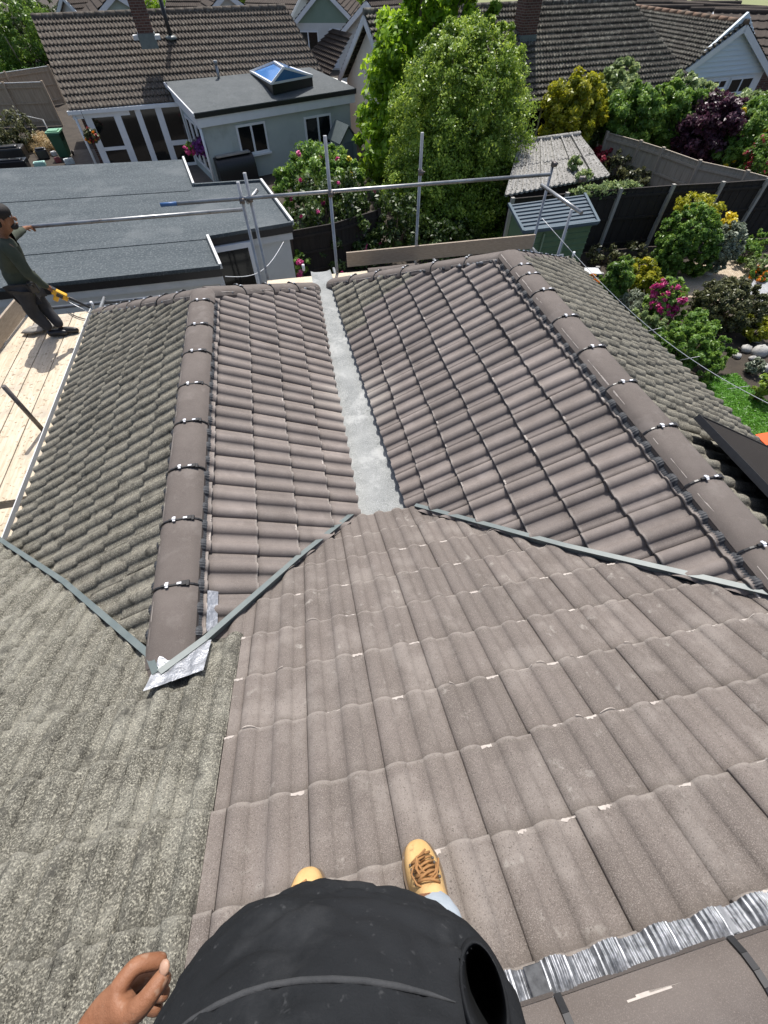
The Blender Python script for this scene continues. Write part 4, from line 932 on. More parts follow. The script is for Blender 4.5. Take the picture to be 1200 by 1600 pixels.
def brickmat():
    m = bpy.data.materials.new('brick_courses'); m.use_nodes = True; N = m.node_tree.nodes; L = m.node_tree.links; b = N['Principled BSDF']
    tc = N.new('ShaderNodeTexCoord'); sp = N.new('ShaderNodeSeparateXYZ'); L.new(tc.outputs['Object'], sp.inputs[0])
    ad = N.new('ShaderNodeMath'); L.new(sp.outputs[0], ad.inputs[0]); L.new(sp.outputs[1], ad.inputs[1])
    cb = N.new('ShaderNodeCombineXYZ'); L.new(ad.outputs[0], cb.inputs[0]); L.new(sp.outputs[2], cb.inputs[1])
    br = N.new('ShaderNodeTexBrick'); br.inputs['Scale'].default_value = 1; br.inputs['Brick Width'].default_value = .225; br.inputs['Row Height'].default_value = .075; br.inputs['Mortar Size'].default_value = .008
    br.inputs['Color1'].default_value = (.075, .032, .024, 1); br.inputs['Color2'].default_value = (.12, .052, .036, 1); br.inputs['Mortar'].default_value = (.17, .15, .13, 1)
    L.new(cb.outputs[0], br.inputs[0]); L.new(br.outputs[0], b.inputs['Base Color']); b.inputs['Roughness'].default_value = .9
    return m
m_brickw = brickmat()
# ---- garage with grey felt roof
gz = 2.8
gpx = [(-70, 267), (287, 249), (303, 291), (408, 284), (457, 350), (325, 372), (345, 418), (-70, 461)]
gp = [G(x, y, gz) for x, y in gpx]; gpl = [(q.x, q.y) for q in gp]
gar = thing('garage', (-2, 11, 0), 'long garage with blue grey felt flat roof and pale walls', 'garage')
mb = MB(); mb.prism(gpl, gz-.03, gz); mb.build('flat_roof', m_felt2, gar)
cen2 = V(sum(q[0] for q in gpl)/8, sum(q[1] for q in gpl)/8, 0)
def inset(pl, t):
    out = []; n_ = len(pl); ar = sum(pl[i][0]*pl[(i+1) % n_][1]-pl[(i+1) % n_][0]*pl[i][1] for i in range(n_)); sg = 1 if ar > 0 else -1
    for i in range(n_):
        p0, p1, p2 = V(*pl[i-1], 0), V(*pl[i], 0), V(*pl[(i+1) % n_], 0)
        d1 = (p1-p0).normalized(); d2 = (p2-p1).normalized(); n1 = V(-d1.y, d1.x, 0)*sg; n2 = V(-d2.y, d2.x, 0)*sg
        bi = (n1+n2); bi = bi/max(.3, bi.length_squared)*2
        q = p1+bi*t; out.append((q.x, q.y))
    return out
mb = MB(); mb.prism(inset(gpl, .004), gz-.16, gz-.031); mb.build('felt_drip', m_black, gar)
mb = MB(); mb.prism(inset(gpl, .03), gz-.30, gz-.161); mb.build('fascia', m_offw, gar)
mb = MB(); mb.prism(inset(gpl, .10), 0, gz-.301); mb.build('wall', m_render, gar)
mb = MB()
for i, j in ((7, 6), (6, 5), (5, 4), (4, 3), (3, 2), (2, 1)):
    a, b = gp[i], gp[j]; mb.bar(a+V(0, 0, .025), b+V(0, 0, .025), .07, .05)
mb.build('felt_upstand', m_felt2, gar)
for i in (5, 3, 1):
    mb = MB(); mb.bar(gp[i]+V(.01, -.02, .03), gp[i+1]+V(.01, -.02, .03), .05, .09); mb.build('white_edge_trim', m_offw, gar)
for f in (.2, .63):
    mb = MB(); l_, r_ = gp[7].lerp(gp[0], f), (gp[6].lerp(gp[1], f) if f > .2 else gp[6].lerp(gp[1], .2)); mb.bar(l_+V(0, 0, .006), r_+V(-.1, 0, .006), .10, .012); mb.build('felt_lap', m_felt2, gar)
ins = inset(gpl, .10)
a, b = V(*ins[5], 0), V(*ins[4], 0); d = (b-a).normalized(); out = V(d.y, -d.x, 0); a = a+out*.115
window(gar, a+d*.06, a+d*.95, .5, 2.63, out+V(0, 0, 0), panes=1, fr=.10, sill=False)
mb = MB(); a0, b0 = V(*ins[7], 0), V(*ins[6], 0)
mb.bar((-7, a0.y-.06, .9), (-3.2, a0.y-.0, .9), .10, .08); mb.build('gutter_pipe', m_white, gar)
# ---- left bungalow
H = thing('bungalow', (-3, 29, 0), 'long bungalow with brown tiled roof, brick chimney and white glazed doors', 'house')
e0 = G(108, 172, 2.2); r0 = G(50, 28, 4.45); r1 = G(446, 12, 4.45); e1 = e0+(r1-r0)*1.055
wavy('roof', H, r0, r1, e0, e1, 13, 74, m_roofL, amp=.05, step=.06)
per = (e0-r0); bk0 = V(r0.x-per.x, r0.y-per.y, e0.z); bk1 = V(r1.x-per.x, r1.y-per.y, e0.z)
wavy('roof', H, r1, r0, bk1, bk0, 13, 30, m_roofL, amp=.02)
mb = MB(); n = 26
for i in range(n): mb.tube([r0.lerp(r1, i/n)+V(0, 0, .0), r0.lerp(r1, (i+.97)/n)+V(0, 0, .0)], .13, 10)
mb.build('ridge_cap', m_roofL, H)
dE = (e1-e0).normalized(); oE_ = V(dE.y, -dE.x, 0)
mb = MB(); mb.bar(e0-dE*.1+oE_*.06-V(0, 0, .08), e1+oE_*.06-V(0, 0, .08), .12, .12); mb.bar(e0-V(0, 0, .2)-oE_*.02, e1-V(0, 0, .2)-oE_*.02, .03, .2); mb.build('gutter', m_white, H)
w0 = e0-oE_*.35+dE*.25; w1 = e1-oE_*.35-dE*.25; wb0 = bk0+oE_*.35+dE*.25; wb1 = bk1+oE_*.35-dE*.25
mb = MB(); mb.prism([(w0.x, w0.y), (w1.x, w1.y), (wb1.x, wb1.y), (wb0.x, wb0.y)], 0, 2.1); mb.build('wall', m_brickw, H)
mb = MB()
for rr, aa, bb, s in ((r0, w0, wb0, 1), (r1, w1, wb1, -1)):
    mb = MB(); q = V(rr.x, rr.y, 4.3)+dE*.25*s; vs = [V(aa.x, aa.y, 2.1), V(bb.x, bb.y, 2.1), q]
    mb.add(vs+[x+dE*.1*s for x in vs], [(0, 1, 2), (3, 5, 4), (0, 2, 5, 3), (1, 4, 5, 2)]); mb.build('gable', m_brickw, H)
# glazed garden doors: standing just in front of the wall under the eave
ca = G(128, 176, 2.08); cb_ = G(289, 164, 2.08); cd_ = (cb_-ca); cd_.z = 0; CL = cd_.length; cd_.normalize(); co_ = V(cd_.y, -cd_.x, 0)
def frac(px): 
    q = GP(px, 176-(px-128)*.0745, tuple(co_), co_.dot(ca)); return (q-ca).dot(cd_)
posts = [(0, frac(139)), (frac(174), frac(185)), (frac(209), frac(218)), (frac(241), frac(251)), (frac(279), CL)]
mb = MB(); base = V(ca.x, ca.y, 0)
def cbx(m, u0, u1, z0, z1, dep=.08, off=0): m.box(base+cd_*((u0+u1)/2)+V(0, 0, (z0+z1)/2)+co_*off, (u1-u0, dep, z1-z0), axes=(cd_, co_, V(0, 0, 1)))
for u0, u1 in posts: cbx(mb, u0, u1, 0, 2.05)
cbx(mb, -.3, CL, 2.051, 2.19, .084); cbx(mb, 0, CL, 0, .12, .085)
for k, (z0, z1) in ((0, (.80, .92)), (3, (.78, .95))):
    cbx(mb, posts[k][1], posts[k+1][0], z0, z1, .076)
dr = mb.build('glazed_door', m_white, H)
mb = MB()
for k in range(4): cbx(mb, posts[k][1]-.02, posts[k+1][0]+.02, .05, 2.05, .02)
mb.build('pane', m_glass, dr)
mb = MB(); mb.tube([base+cd_*-.32+V(0, 0, 2.0)+co_*.1, base+cd_*-.32+co_*.1], .05, 10); mb.build('downpipe', m_white, H)
c = G(229, 62, 3.95)
ch = chimney(H, (c.x, c.y+.35), .62, .62, 3.9, 6.4, .14)
mb = MB(); mb.box((c.x-.42, c.y+.25, 4.0), (.22, .5, .12), .14); mb.box((c.x+.42, c.y+.25, 4.0), (.22, .5, .12), .14); mb.build('lead_apron', m_offw, ch)
p0 = GP(268, 62, (per.cross(r1-r0)).normalized(), (per.cross(r1-r0)).normalized().dot(r0))
mb = MB(); mb.tube([p0-V(0, 0, .2), p0+V(0, 0, 1.35)], .085, 12); mb.tube([p0+V(0, 0, 1.35), p0+V(0, 0, 1.48)], .11, 12); mb.build('flue_pipe', m_black, H)
mb = MB(); mb.ball(p0+V(0, 0, .05), (.26, .26, .09), 10, 5, jit=.1); mb.build('lead_collar', m_trim, H)
# ---- the white extension with a roof lantern
nH = per.cross(r1-r0).normalized(); 
bl = GP(257, 128, tuple(nH), nH.dot(r0)+.1); br_ = GP(484, 105, tuple(nH), nH.dot(r0)+.1)
fl = G(303, 177, 2.40); fr_ = G(557, 138, 2.40)
EX = thing('extension', (0, 25, 0), 'white flat roofed extension with blue glass roof lantern and two windows', 'extension')
pl = [(fl.x, fl.y), (fr_.x, fr_.y), (br_.x, br_.y), (bl.x, bl.y)]; zt = [fl.z, fr_.z, br_.z, bl.z]
m_felt3 = mk('mid_grey_roof_felt', (.062, .072, .076), (.09, .10, .104), 1.5, .95, .003, 90, speck=(.15, .165, .168), spscale=40, spth=.56)
mb = MB(); mb.prism(pl, [z-.03 for z in zt], zt); mb.build('flat_roof', m_felt3, EX)
i1 = inset(pl, .006); mb = MB(); mb.prism(i1, [z-.17 for z in zt], [z-.031 for z in zt]); mb.build('felt_drip', m_black, EX)
i1 = inset(pl, .05); mb = MB(); mb.prism(i1, [z-.46 for z in zt], [z-.171 for z in zt]); mb.build('fascia', m_white, EX)
i2 = inset(pl, .20); mb = MB(); mb.prism(i2, 0, [z-.461 for z in zt]); mb.build('wall', m_grender, EX)
a, b = V(*i2[0], 0), V(*i2[1], 0); d = (b-a).normalized(); out = V(d.y, -d.x, 0)
def onwall(px, py): q = GP(px, py, tuple(out), out.dot(a)); return (q-a).dot(d), q.z
for q0, q1, q2 in (((367, 196), (413, 190), (372, 245)), ((474, 183), (516, 178), (478, 233))):
    u0, z1 = onwall(*q0); u1, _ = onwall(*q1); _, z0 = onwall(*q2)
    window(EX, a+d*u0, a+d*u1, z0, z1, out, fr=.075)
la_, lb_ = V(*i2[0], 0), V(*i2[3], 0); dl = (lb_-la_).normalized(); ol = V(-dl.y, dl.x, 0)
if ol.x > 0: ol = -ol
for k in range(3): window(EX, la_+dl*(.25+.85*k), la_+dl*(1.0+.85*k), .35, 1.9, ol, panes=1, fr=.10, sill=False)
mb = MB(); mb.bar(fl+V(-.03, 0, -.06), bl+V(-.03, 0, -.06), .05, .12); mb.build('white_edge_trim', m_white, EX)
nx = (fr_-fl).cross(bl-fl).normalized(); qz = GP(440, 122, tuple(nx), nx.dot(fl)); zl_ = qz.z+.03; print('lantern', qz)
LB = [G(x, y, zl_+.16) for x, y in ((392, 114), (425, 133), (488, 121), (451, 107))]
mb = MB(); mb.prism([(q.x, q.y) for q in LB], zl_-.12, zl_+.17); kb = mb.build('lantern_kerb', m_black, EX)
top0, top1 = G(429, 98, zl_+.62), G(443, 107, zl_+.62)
mb = MB(); eps = V(0, 0, .19-.16)
B = [q+eps for q in LB]
mb.add(B+[top0, top1], [(0, 1, 5, 4), (1, 2, 5), (2, 3, 4, 5), (3, 0, 4)]); mb.build('lantern_glass', m_skyl, EX)
mb = MB()
for q0, q1 in ((B[0], top0), (B[1], top1), (B[2], top1), (B[3], top0), (top0, top1), (B[0], B[1]), (B[1], B[2]), (B[2], B[3]), (B[3], B[0])): mb.bar(q0+V(0, 0, .02), q1+V(0, 0, .02), .09, .07)
mb.build('lantern_frame', m_white, EX)
q = GP(343, 126, tuple(nx), nx.dot(fl)); mb = MB(); mb.tube([q-V(0, 0, .1), q+V(0, 0, .50)], .06, 10); mb.tube([q+V(0, 0, .50), q+V(0, 0, .62)], .085, 10); mb.build('vent_pipe', m_steel, EX)
mb = MB(); pts_ = la_+dl*-.1+ol*.1; mb.tube([(pts_.x, pts_.y, 0), (pts_.x, pts_.y, 2.0)], .05, 8); mb.build('downpipe', m_white, EX)
# ---- right hand house: long roof with a cream gable on the left and a wing with a pale blue gable
RH = thing('bungalow', (14, 27, 0), 'long bungalow with cream left gable, mossy brown roof and tall dark chimney', 'house')
Ra, Rb = G(568, 21, 4.6), G(985, 1, 4.6)
dr_ = (Rb-Ra).normalized(); pr = V(dr_.y, -dr_.x, 0)
hw = 4.1; ze = 2.25
Ea, Eb = Ra+pr*hw, Rb+pr*hw; Ea.z = Eb.z = ze; Eb = Eb+dr_*1.6
Eb2 = G(1042, 131, ze)
Ea = G(607, 172, ze) if False else Ea
wavy('roof', RH, Ra, Rb, Ea, Eb, 16, 90, m_roofR, amp=.04, step=.09)
Fa, Fb = Ra-pr*hw, Rb-pr*hw; Fa.z = Fb.z = ze
wavy('roof', RH, Rb, Ra, Fb, Fa, 14, 30, m_roofR, amp=.02)
mb = MB(); n = 30
for i in range(n): mb.tube([Ra.lerp(Rb, i/n)+V(0, 0, .02), Ra.lerp(Rb, (i+.97)/n)+V(0, 0, .02)], .13, 10)
mb.build('ridge_cap', m_roofR, RH)
g0, g1 = Ea-pr*.3+dr_*.35, Fa+pr*.3+dr_*.35; h0, h1 = Eb-pr*.3-dr_*.2, Fb+pr*.3-dr_*.2
mb = MB(); mb.prism([(g0.x, g0.y), (h0.x, h0.y), (h1.x, h1.y), (g1.x, g1.y)], 0, 2.2)
vs = [V(g0.x, g0.y, 2.2), V(g1.x, g1.y, 2.2), V(Ra.x, Ra.y, 4.42)+dr_*.35]; mb.add(vs+[x+dr_*.1 for x in vs], [(0, 1, 2), (3, 5, 4), (0, 2, 5, 3), (1, 4, 5, 2)]); mb.build('wall', m_cream, RH)
for q in (Ea, Fa): mb = MB(); mb.bar(Ra-V(0, 0, .14), q-V(0, 0, .14), .05, .24); mb.build('bargeboard', m_offw, RH)
mb = MB(); mb.bar(Ea+pr*.06-V(0, 0, .1), Eb+pr*.06-V(0, 0, .1), .12, .12); mb.build('gutter', m_black, RH)
for px in (845, 985):
    q = GP(px, 170 if px < 900 else 160, tuple(pr), pr.dot(h0)); window(RH, q-dr_*.9, q+dr_*.9, .7, 2.0, pr, panes=2, fr=.08)
nR = (Ea-Ra).cross(Rb-Ra).normalized()
cq = GP(822, 66, tuple(nR), nR.dot(Ra)); chimney(RH, (cq.x, cq.y+.35), .75, .7, cq.z, cq.z+2.9, math.atan2(dr_.y, dr_.x))
WH = thing('bungalow', (19, 23, 0), 'bungalow wing with pale blue clad gable and white windows at upper right', 'house')
ec = G(1048, 127, 2.25); pw = V(-.988, -.156, 0); dw = V(.156, -.988, 0); Wb = GP(1168, 37, tuple(dw), dw.dot(ec))
# left slope eave through the measured corner
hwL = (ec-Wb).dot(pw); Wa2 = Wb-dw*11
eL0, eL1 = Wa2+pw*hwL, Wb+pw*hwL; eR0, eR1 = Wa2-pw*hwL, Wb-pw*hwL
for q in (eL0, eL1, eR0, eR1): q.z = 2.25
wavy('roof', WH, Wa2, Wb, eL0, eL1, 15, 60, m_roofR, amp=.04, step=.08); wavy('roof', WH, Wb, Wa2, eR1, eR0, 15, 30, m_roofR, amp=.03)
mb = MB(); n = 20
for i in range(n): mb.tube([Wa2.lerp(Wb, i/n)+V(0, 0, .02), Wa2.lerp(Wb, (i+.97)/n)+V(0, 0, .02)], .12, 10)
mb.build('ridge_cap', mk('orange_brown_ridge', (.16, .085, .05), (.13, .10, .07), 3, .9), WH)
a, b = eL1+(-pw)*.3-dw*.25, eR1+pw*.3-dw*.25; a2, b2 = eL0-pw*.3, eR0+pw*.3
mb = MB(); mb.prism([(a.x, a.y), (b.x, b.y), (b2.x, b2.y), (a2.x, a2.y)], 0, 2.2); mb.build('wall', m_white, WH)
mb = MB(); vs = [V(a.x, a.y, 2.2), V(b.x, b.y, 2.2), V(Wb.x, Wb.y, 4.3)-dw*.25]; vs = [x+dw*.06 for x in vs]
mb.add(vs+[x-dw*.12 for x in vs], [(0, 1, 2), (3, 5, 4), (0, 2, 5, 3), (1, 4, 5, 2)])
mb.build('gable', m_bluew, WH)
mb = MB()
for k in range(12):
    z = 2.25+k*.17; f = (4.3-z)/2.1; 
    if f > .08:
        c0_ = V(Wb.x, Wb.y, 0)+dw*(-.25+.072); a_, b_ = c0_+pw*(hwL-.3)*f, c0_-pw*(hwL-.3)*f; mb.bar(a_+V(0, 0, z), b_+V(0, 0, z), .02, .03)
mb.build('cladding_board', m_bluew, WH)
for q in (eL1, eR1): mb = MB(); mb.bar(Wb-V(0, 0, .14), q-V(0, 0, .14), .05, .24); mb.build('bargeboard', m_white, WH)
gw = (b-a).normalized()
for px0, px1, py0, py1 in ((1116, 1138, 121, 140), (1147, 1182, 113, 146)):
    q0 = GP(px0, py0, tuple(dw), dw.dot(a)); q1 = GP(px1, py0, tuple(dw), dw.dot(a)); q2 = GP(px0, py1, tuple(dw), dw.dot(a))
    z1, z0 = sorted((q0.z, q2.z))[::-1]; window(WH, V(q0.x, q0.y, 0), V(q1.x, q1.y, 0), max(.6, z0), min(2.1, max(z1, z0+.8)), dw, panes=2, fr=.07)
# ---- houses further back
def simple_house(lab, ra, rb, hw, zr, ze, mwall, mroof, rows=10, cols=26, gables=True, group=None, windows=True):
    """ridge from ra to rb (plan points); gable ends at both"""
    ra, rb = V(ra[0], ra[1], zr), V(rb[0], rb[1], zr); d = (rb-ra).normalized(); n_ = V(-d.y, d.x, 0)
    t = thing('far_house', ((ra.x+rb.x)/2, (ra.y+rb.y)/2, 0), lab, 'house', group)
    e = [ra+n_*hw, rb+n_*hw, ra-n_*hw, rb-n_*hw]
    for q in e: q.z = ze
    wavy('roof', t, ra, rb, e[0], e[1], rows, cols, mroof, res=4, step=.06); wavy('roof', t, rb, ra, e[3], e[2], rows, cols, mroof, res=4, step=.06)
    c = [e[0]-n_*.25+d*.25, e[1]-n_*.25-d*.25, e[3]+n_*.25-d*.25, e[2]+n_*.25+d*.25]
    mb = MB(); mb.prism([(q.x, q.y) for q in c], 0, ze-.02); mb.build('wall', m_render if mwall is m_greenp else mwall, t)
    mb = MB()
    for rr, p_, q_, s in ((ra, c[0], c[3], 1), (rb, c[1], c[2], -1)):
        mb = MB(); vs = [V(p_.x, p_.y, ze-.02), V(q_.x, q_.y, ze-.02), V(rr.x, rr.y, zr-.12)+d*.25*s]; mb.add(vs+[x+d*.1*s for x in vs], [(0, 1, 2), (3, 5, 4), (0, 2, 5, 3), (1, 4, 5, 2)]); mb.build('gable', mwall, t)
    mb = MB()
    for rr, s in ((ra, 0), (rb, 1)):
        for s2 in (s, 2+s): mb = MB(); mb.bar(rr-V(0, 0, .12), e[s2]-V(0, 0, .12), .06, .24); mb.build('bargeboard', m_white, t)
    mb = MB(); mb.tube([ra+V(0, 0, .03), rb+V(0, 0, .03)], .12, 8); mb.build('ridge_cap', mroof, t)
    return t, d, n_, c
# sage green gable: gable end faces us
ga, gb = G(458, 36, 2.5), G(557, 36, 2.5); mid = (ga+gb)/2; hwg = (gb-ga).length/2
dg = V((gb-ga).y, -(gb-ga).x, 0).normalized(); far = -dg if dg.y < 0 else dg
# correct apex height
zap = 2.5+hwg*.72
t, d, n_, c = simple_house('house with sage green gable and white bargeboards behind the bungalow', (mid.x, mid.y), (mid.x+far.x*9, mid.y+far.y*9), hwg, zap, 2.5, m_greenp, m_roofF, 10, 24)
fd = -far; wl = (ga-gb).normalized()
w_ = mid+fd*-.25
window(t, w_-wl*.2-wl*.1, w_-wl*1.1, .1, 2.2, fd, 1, .06, False, 'garage_door', m_white); window(t, w_+wl*2.2, w_+wl*.6, .9, 2.1, fd, 2, .08); window(t, w_-wl*1.7, w_-wl*2.6, 1.0, 2.1, fd, 2, .08)
q1, q2 = G(300, -8, 3.9), G(432, 2, 3.9)
simple_house('dark brown roof left of the sage green gable', tuple(G(395, -18, 3.3).xy), tuple(G(474, -16, 3.3).xy), 5.5, 3.3, .9, m_render, m_roofF, 9, 24)
simple_house('far house with pale green gable above the left chimney', tuple(G(178, -12, 4.4).xy), tuple((G(178, -12, 4.4)+V(-2.0, 8, 0)).xy), 3.6, 4.4, 2.4, mk('pale_sage_render', (.40, .48, .43), None, 2, .8), m_roofF, 9, 20)
simple_house('far brown roof at the top left behind the hedge tree', tuple(G(95, -8, 4.0).xy), tuple(G(150, -12, 4.0).xy), 3.2, 4.0, 2.4, m_render, m_roofF, 8, 20)
simple_house('far house with grey white gable right of the flue pipe', tuple(G(352, -14, 4.4).xy), tuple((G(352, -14, 4.4)+V(-1.5, 8, 0)).xy), 3.4, 4.4, 2.4, m_render, m_roofF, 9, 20)
simple_house('far brown roof between the chimney and the grey white gable', tuple(G(262, -14, 4.2).xy), tuple(G(322, -14, 4.2).xy), 3.4, 4.2, 2.3, m_render, m_roofF, 9, 20)
simple_house('brown tiled roof right of the sage green gable', tuple(G(572, 1, 4.2).xy), tuple(G(640, -4, 4.2).xy), 4.0, 4.2, 2.3, m_render, m_roofF, 9, 24)
LO = thing('outbuilding', G(505, 105, 0), 'low dark brown roof tucked against the left of the cream gable', 'outbuilding')
lq = [G(521, 45, 3.6), G(552, 53, 3.6), G(466, 100, 2.0), G(514, 124, 2.0)]
wavy('roof', LO, lq[0], lq[1], lq[2], lq[3], 10, 16, m_roofF, step=.07, amp=.03)
mb = MB(); mb.prism([(q.x, q.y) for q in (lq[0], lq[1], lq[3], lq[2])], 0, 1.8); mb.build('wall', m_render, LO)
FG = 'small dark roofs at the far top right'
for i, (px, py, L, rz, lab) in enumerate(((1022, 12, 6, .3, 'dark far roof nearest the mossy long roof'), (1075, 6, 7, .25, 'tallest dark far roof in the middle of the row'), (1118, 10, 6, .9, 'dark far roof with its gable turned left'), (1165, 16, 7, .2, 'dark far roof furthest right but one'), (1200, 20, 6, .5, 'dark far roof cut by the right picture edge'), (1000, 0, 7, .1, 'dark far roof peeping over the long roof ridge'))):
    q = G(px, py, 3.6); a_ = V(math.cos(rz), -math.sin(rz), 0)*L/2
    simple_house(lab, (q-a_).xy, (q+a_).xy, 3.4, 3.6, 1.9, m_brickw, m_roofF, 6, 12, group=FG)
# car by the green house
cq = G(489, 97, 0)
CA = thing('parked_car', cq, 'pale silver car parked in front of the sage green house', 'car')
mb = MB(); ax = (wl*-1, far, V(0, 0, 1))
def cb2(m, x, y, z, sx_, sy_, sz_): m.box(cq+ax[0]*x+ax[1]*y+V(0, 0, z), (sx_, sy_, sz_), axes=ax)
cb2(mb, 0, 0, .62, 1.8, 4.1, .62); cb2(mb, 0, .25, 1.32, 1.45, 2.0, .06); mb.build('body', m_carp, CA, bevel=.12)
mb = MB(); lo = [cq+ax[0]*x+ax[1]*y+V(0, 0, .93) for x, y in ((-.85, -1.2), (.85, -1.2), (.85, 1.7), (-.85, 1.7))]; hi = [cq+ax[0]*x+ax[1]*y+V(0, 0, 1.29) for x, y in ((-.7, -.65), (.7, -.65), (.7, 1.2), (-.7, 1.2))]
mb.add(lo+hi, [(0, 1, 5, 4), (1, 2, 6, 5), (2, 3, 7, 6), (3, 0, 4, 7)]); mb.build('windows', m_glass, CA)
for x in (-.85, .85):
    for y in (-1.3, 1.3):
        mb = MB(); c0 = cq+ax[0]*x+ax[1]*y+V(0, 0, .32); mb.tube([c0-ax[0]*.11, c0+ax[0]*.11], .32, 16); wh = mb.build('wheel', m_black, CA)
        mb = MB(); s = 1 if x > 0 else -1; mb.tube([c0+ax[0]*.1*s, c0+ax[0]*.13*s], .19, 12); mb.build('rim', m_steel, wh)
for x in (-.6, .6):
    mb = MB(); cb2(mb, x, -2.05, .7, .3, .06, .14); mb.build('headlight', m_white, CA)
# ---- sheds
OS = thing('old_shed', G(880, 300, 0), 'old shed with mossy grey corrugated sheet roof', 'shed')
r0_, r1_ = G(812, 224, 2.25), G(905, 211, 2.25); e0_, e1_ = G(788, 306, 1.85), G(951, 276, 1.85)
wavy('roof', OS, r0_, r1_, e0_, e1_, 2, 22, m_asb, amp=.035, step=.03, res=6)
mb = MB(); mb.tube([r0_+V(0, 0, .02), r1_+V(0, 0, .02)], .09, 8); 
mb.build('ridge_cap', m_asb, OS)
mb = MB()
for f in (.17, .34, .51, .68, .85): mb.bar(r0_.lerp(r1_, f)+V(0, 0, .05), e0_.lerp(e1_, f)+V(0, 0, .06), .05, .05)
mb.build('sheet_joint', m_asb, OS)
bk_ = [V(r1_.x+.9, r1_.y+1.6, 1.8), V(r0_.x+.9, r0_.y+1.6, 1.8)]
mb = MB(); mb.add([r0_, r1_, bk_[0], bk_[1]]+[q-V(0, 0, .03) for q in (r0_, r1_, bk_[0], bk_[1])], [(0, 1, 2, 3), (7, 6, 5, 4), (0, 3, 7, 4), (1, 5, 6, 2), (2, 6, 7, 3)]); mb.build('rear_roof', m_asb, OS)
ii = inset([(e0_.x, e0_.y), (e1_.x, e1_.y), (bk_[0].x, bk_[0].y), (bk_[1].x, bk_[1].y)], .15); mb = MB(); mb.prism(ii, 0, 1.78); mb.build('wall', m_fenced, OS)
GS = thing('green_shed', G(880, 390, 0), 'green shed with blue grey ribbed metal roof beside the black fence', 'shed')
gs = [G(x, y, z) for x, y, z in ((795, 320, 2.02), (913, 304, 2.02), (935, 348, 1.88), (818, 363, 1.88))]
mb = MB(); mb.add(gs+[q-V(0, 0, .05) for q in gs], [(3, 2, 1, 0), (4, 5, 6, 7), (0, 1, 5, 4), (1, 2, 6, 5), (2, 3, 7, 6), (3, 0, 4, 7)]); ro = mb.build('roof', m_bgreen, GS)
mb = MB()
for k in range(8):
    f = (k+.5)/8; mb.bar(gs[0].lerp(gs[3], f)+V(0, 0, .012), gs[1].lerp(gs[2], f)+V(0, 0, .012), .05, .035)
mb.build('roof_rib', mk('slate_blue_rib', (.05, .075, .10), None, 3, .5), ro)
mb = MB(); mb.bar(gs[3]+V(0, 0, .02), gs[2]+V(0, 0, .02), .07, .06); mb.bar(gs[1]+V(0, 0, .02), gs[2]+V(0, 0, .02), .07, .06); mb.bar(gs[0]+V(0, 0, .02), gs[3]+V(0, 0, .02), .07, .06); mb.build('roof_edge', m_bgreen, ro)
ii = inset([(q.x, q.y) for q in gs], .12); mb = MB(); mb.prism(ii, 0, [1.96, 1.96, 1.82, 1.82] if True else 1.8); mb.build('wall', m_shedg, GS)
mb = MB(); n_ = 12
a, b = V(*ii[3], 0), V(*ii[2], 0); d = (b-a).normalized(); out = V(d.y, -d.x, 0)
for k in range(13): mb.bar(a+out*.012+V(0, 0, .1+.14*k), b+out*.012+V(0, 0, .1+.14*k), .03, .025)
mb.build('cladding_board', m_shedg, GS)
for f in (.28, .62):
    mb = MB(); q = a.lerp(b, f)+out*.035; mb.bar(q+V(0, 0, .05), q+V(0, 0, 1.75), .04, .05); mb.build('door_post', mk('pale_green_trim', (.22, .30, .20), None, 3, .6), GS)
SS = thing('small_shed', G(545, 265, 0), 'small blue grey apex shed between the extension and the tall tree', 'shed')
c = G(547, 264, 0)
mb = MB(); X = V(.93, .37, 0); Y = V(-.37, .93, 0); w_ = .42; dpt = 1.0; hgt = 1.0; ap = 1.5
vs = [c-X*w_, c+X*w_, c+X*w_+V(0, 0, hgt), c+V(0, 0, ap), c-X*w_+V(0, 0, hgt)]; vs = vs+[q+Y*dpt for q in vs]
mb.add(vs, [(0, 1, 2, 3, 4), (9, 8, 7, 6, 5), (0, 4, 9, 5), (1, 6, 7, 2)]); mb.build('wall', mk('blue_grey_timber', (.20, .25, .30), (.24, .29, .34), 3, .7, stretch=(8, 8, .6)), SS)
mb = MB()
for s in (-1, 1): 
    q = [c+V(0, 0, ap+.02)-Y*.1, c+X*s*(w_+.1)+V(0, 0, hgt-.06)-Y*.1, c+X*s*(w_+.1)+V(0, 0, hgt-.06)+Y*(dpt+.1), c+V(0, 0, ap+.02)+Y*(dpt+.1)]; mb.add(q+[x+V(0, 0, .04) for x in q], [(0, 1, 2, 3), (4, 5, 6, 7), (0, 1, 5, 4), (1, 2, 6, 5), (2, 3, 7, 6), (3, 0, 4, 7)])
mb.build('roof', m_trim, SS)
mb = MB(); mb.box(c-Y*.02+V(0, 0, .52), (.42, .03, .9), axes=(X, Y, V(0, 0, 1))); mb.build('door', mk('slate_door', (.13, .17, .21), None, 3, .7), SS)
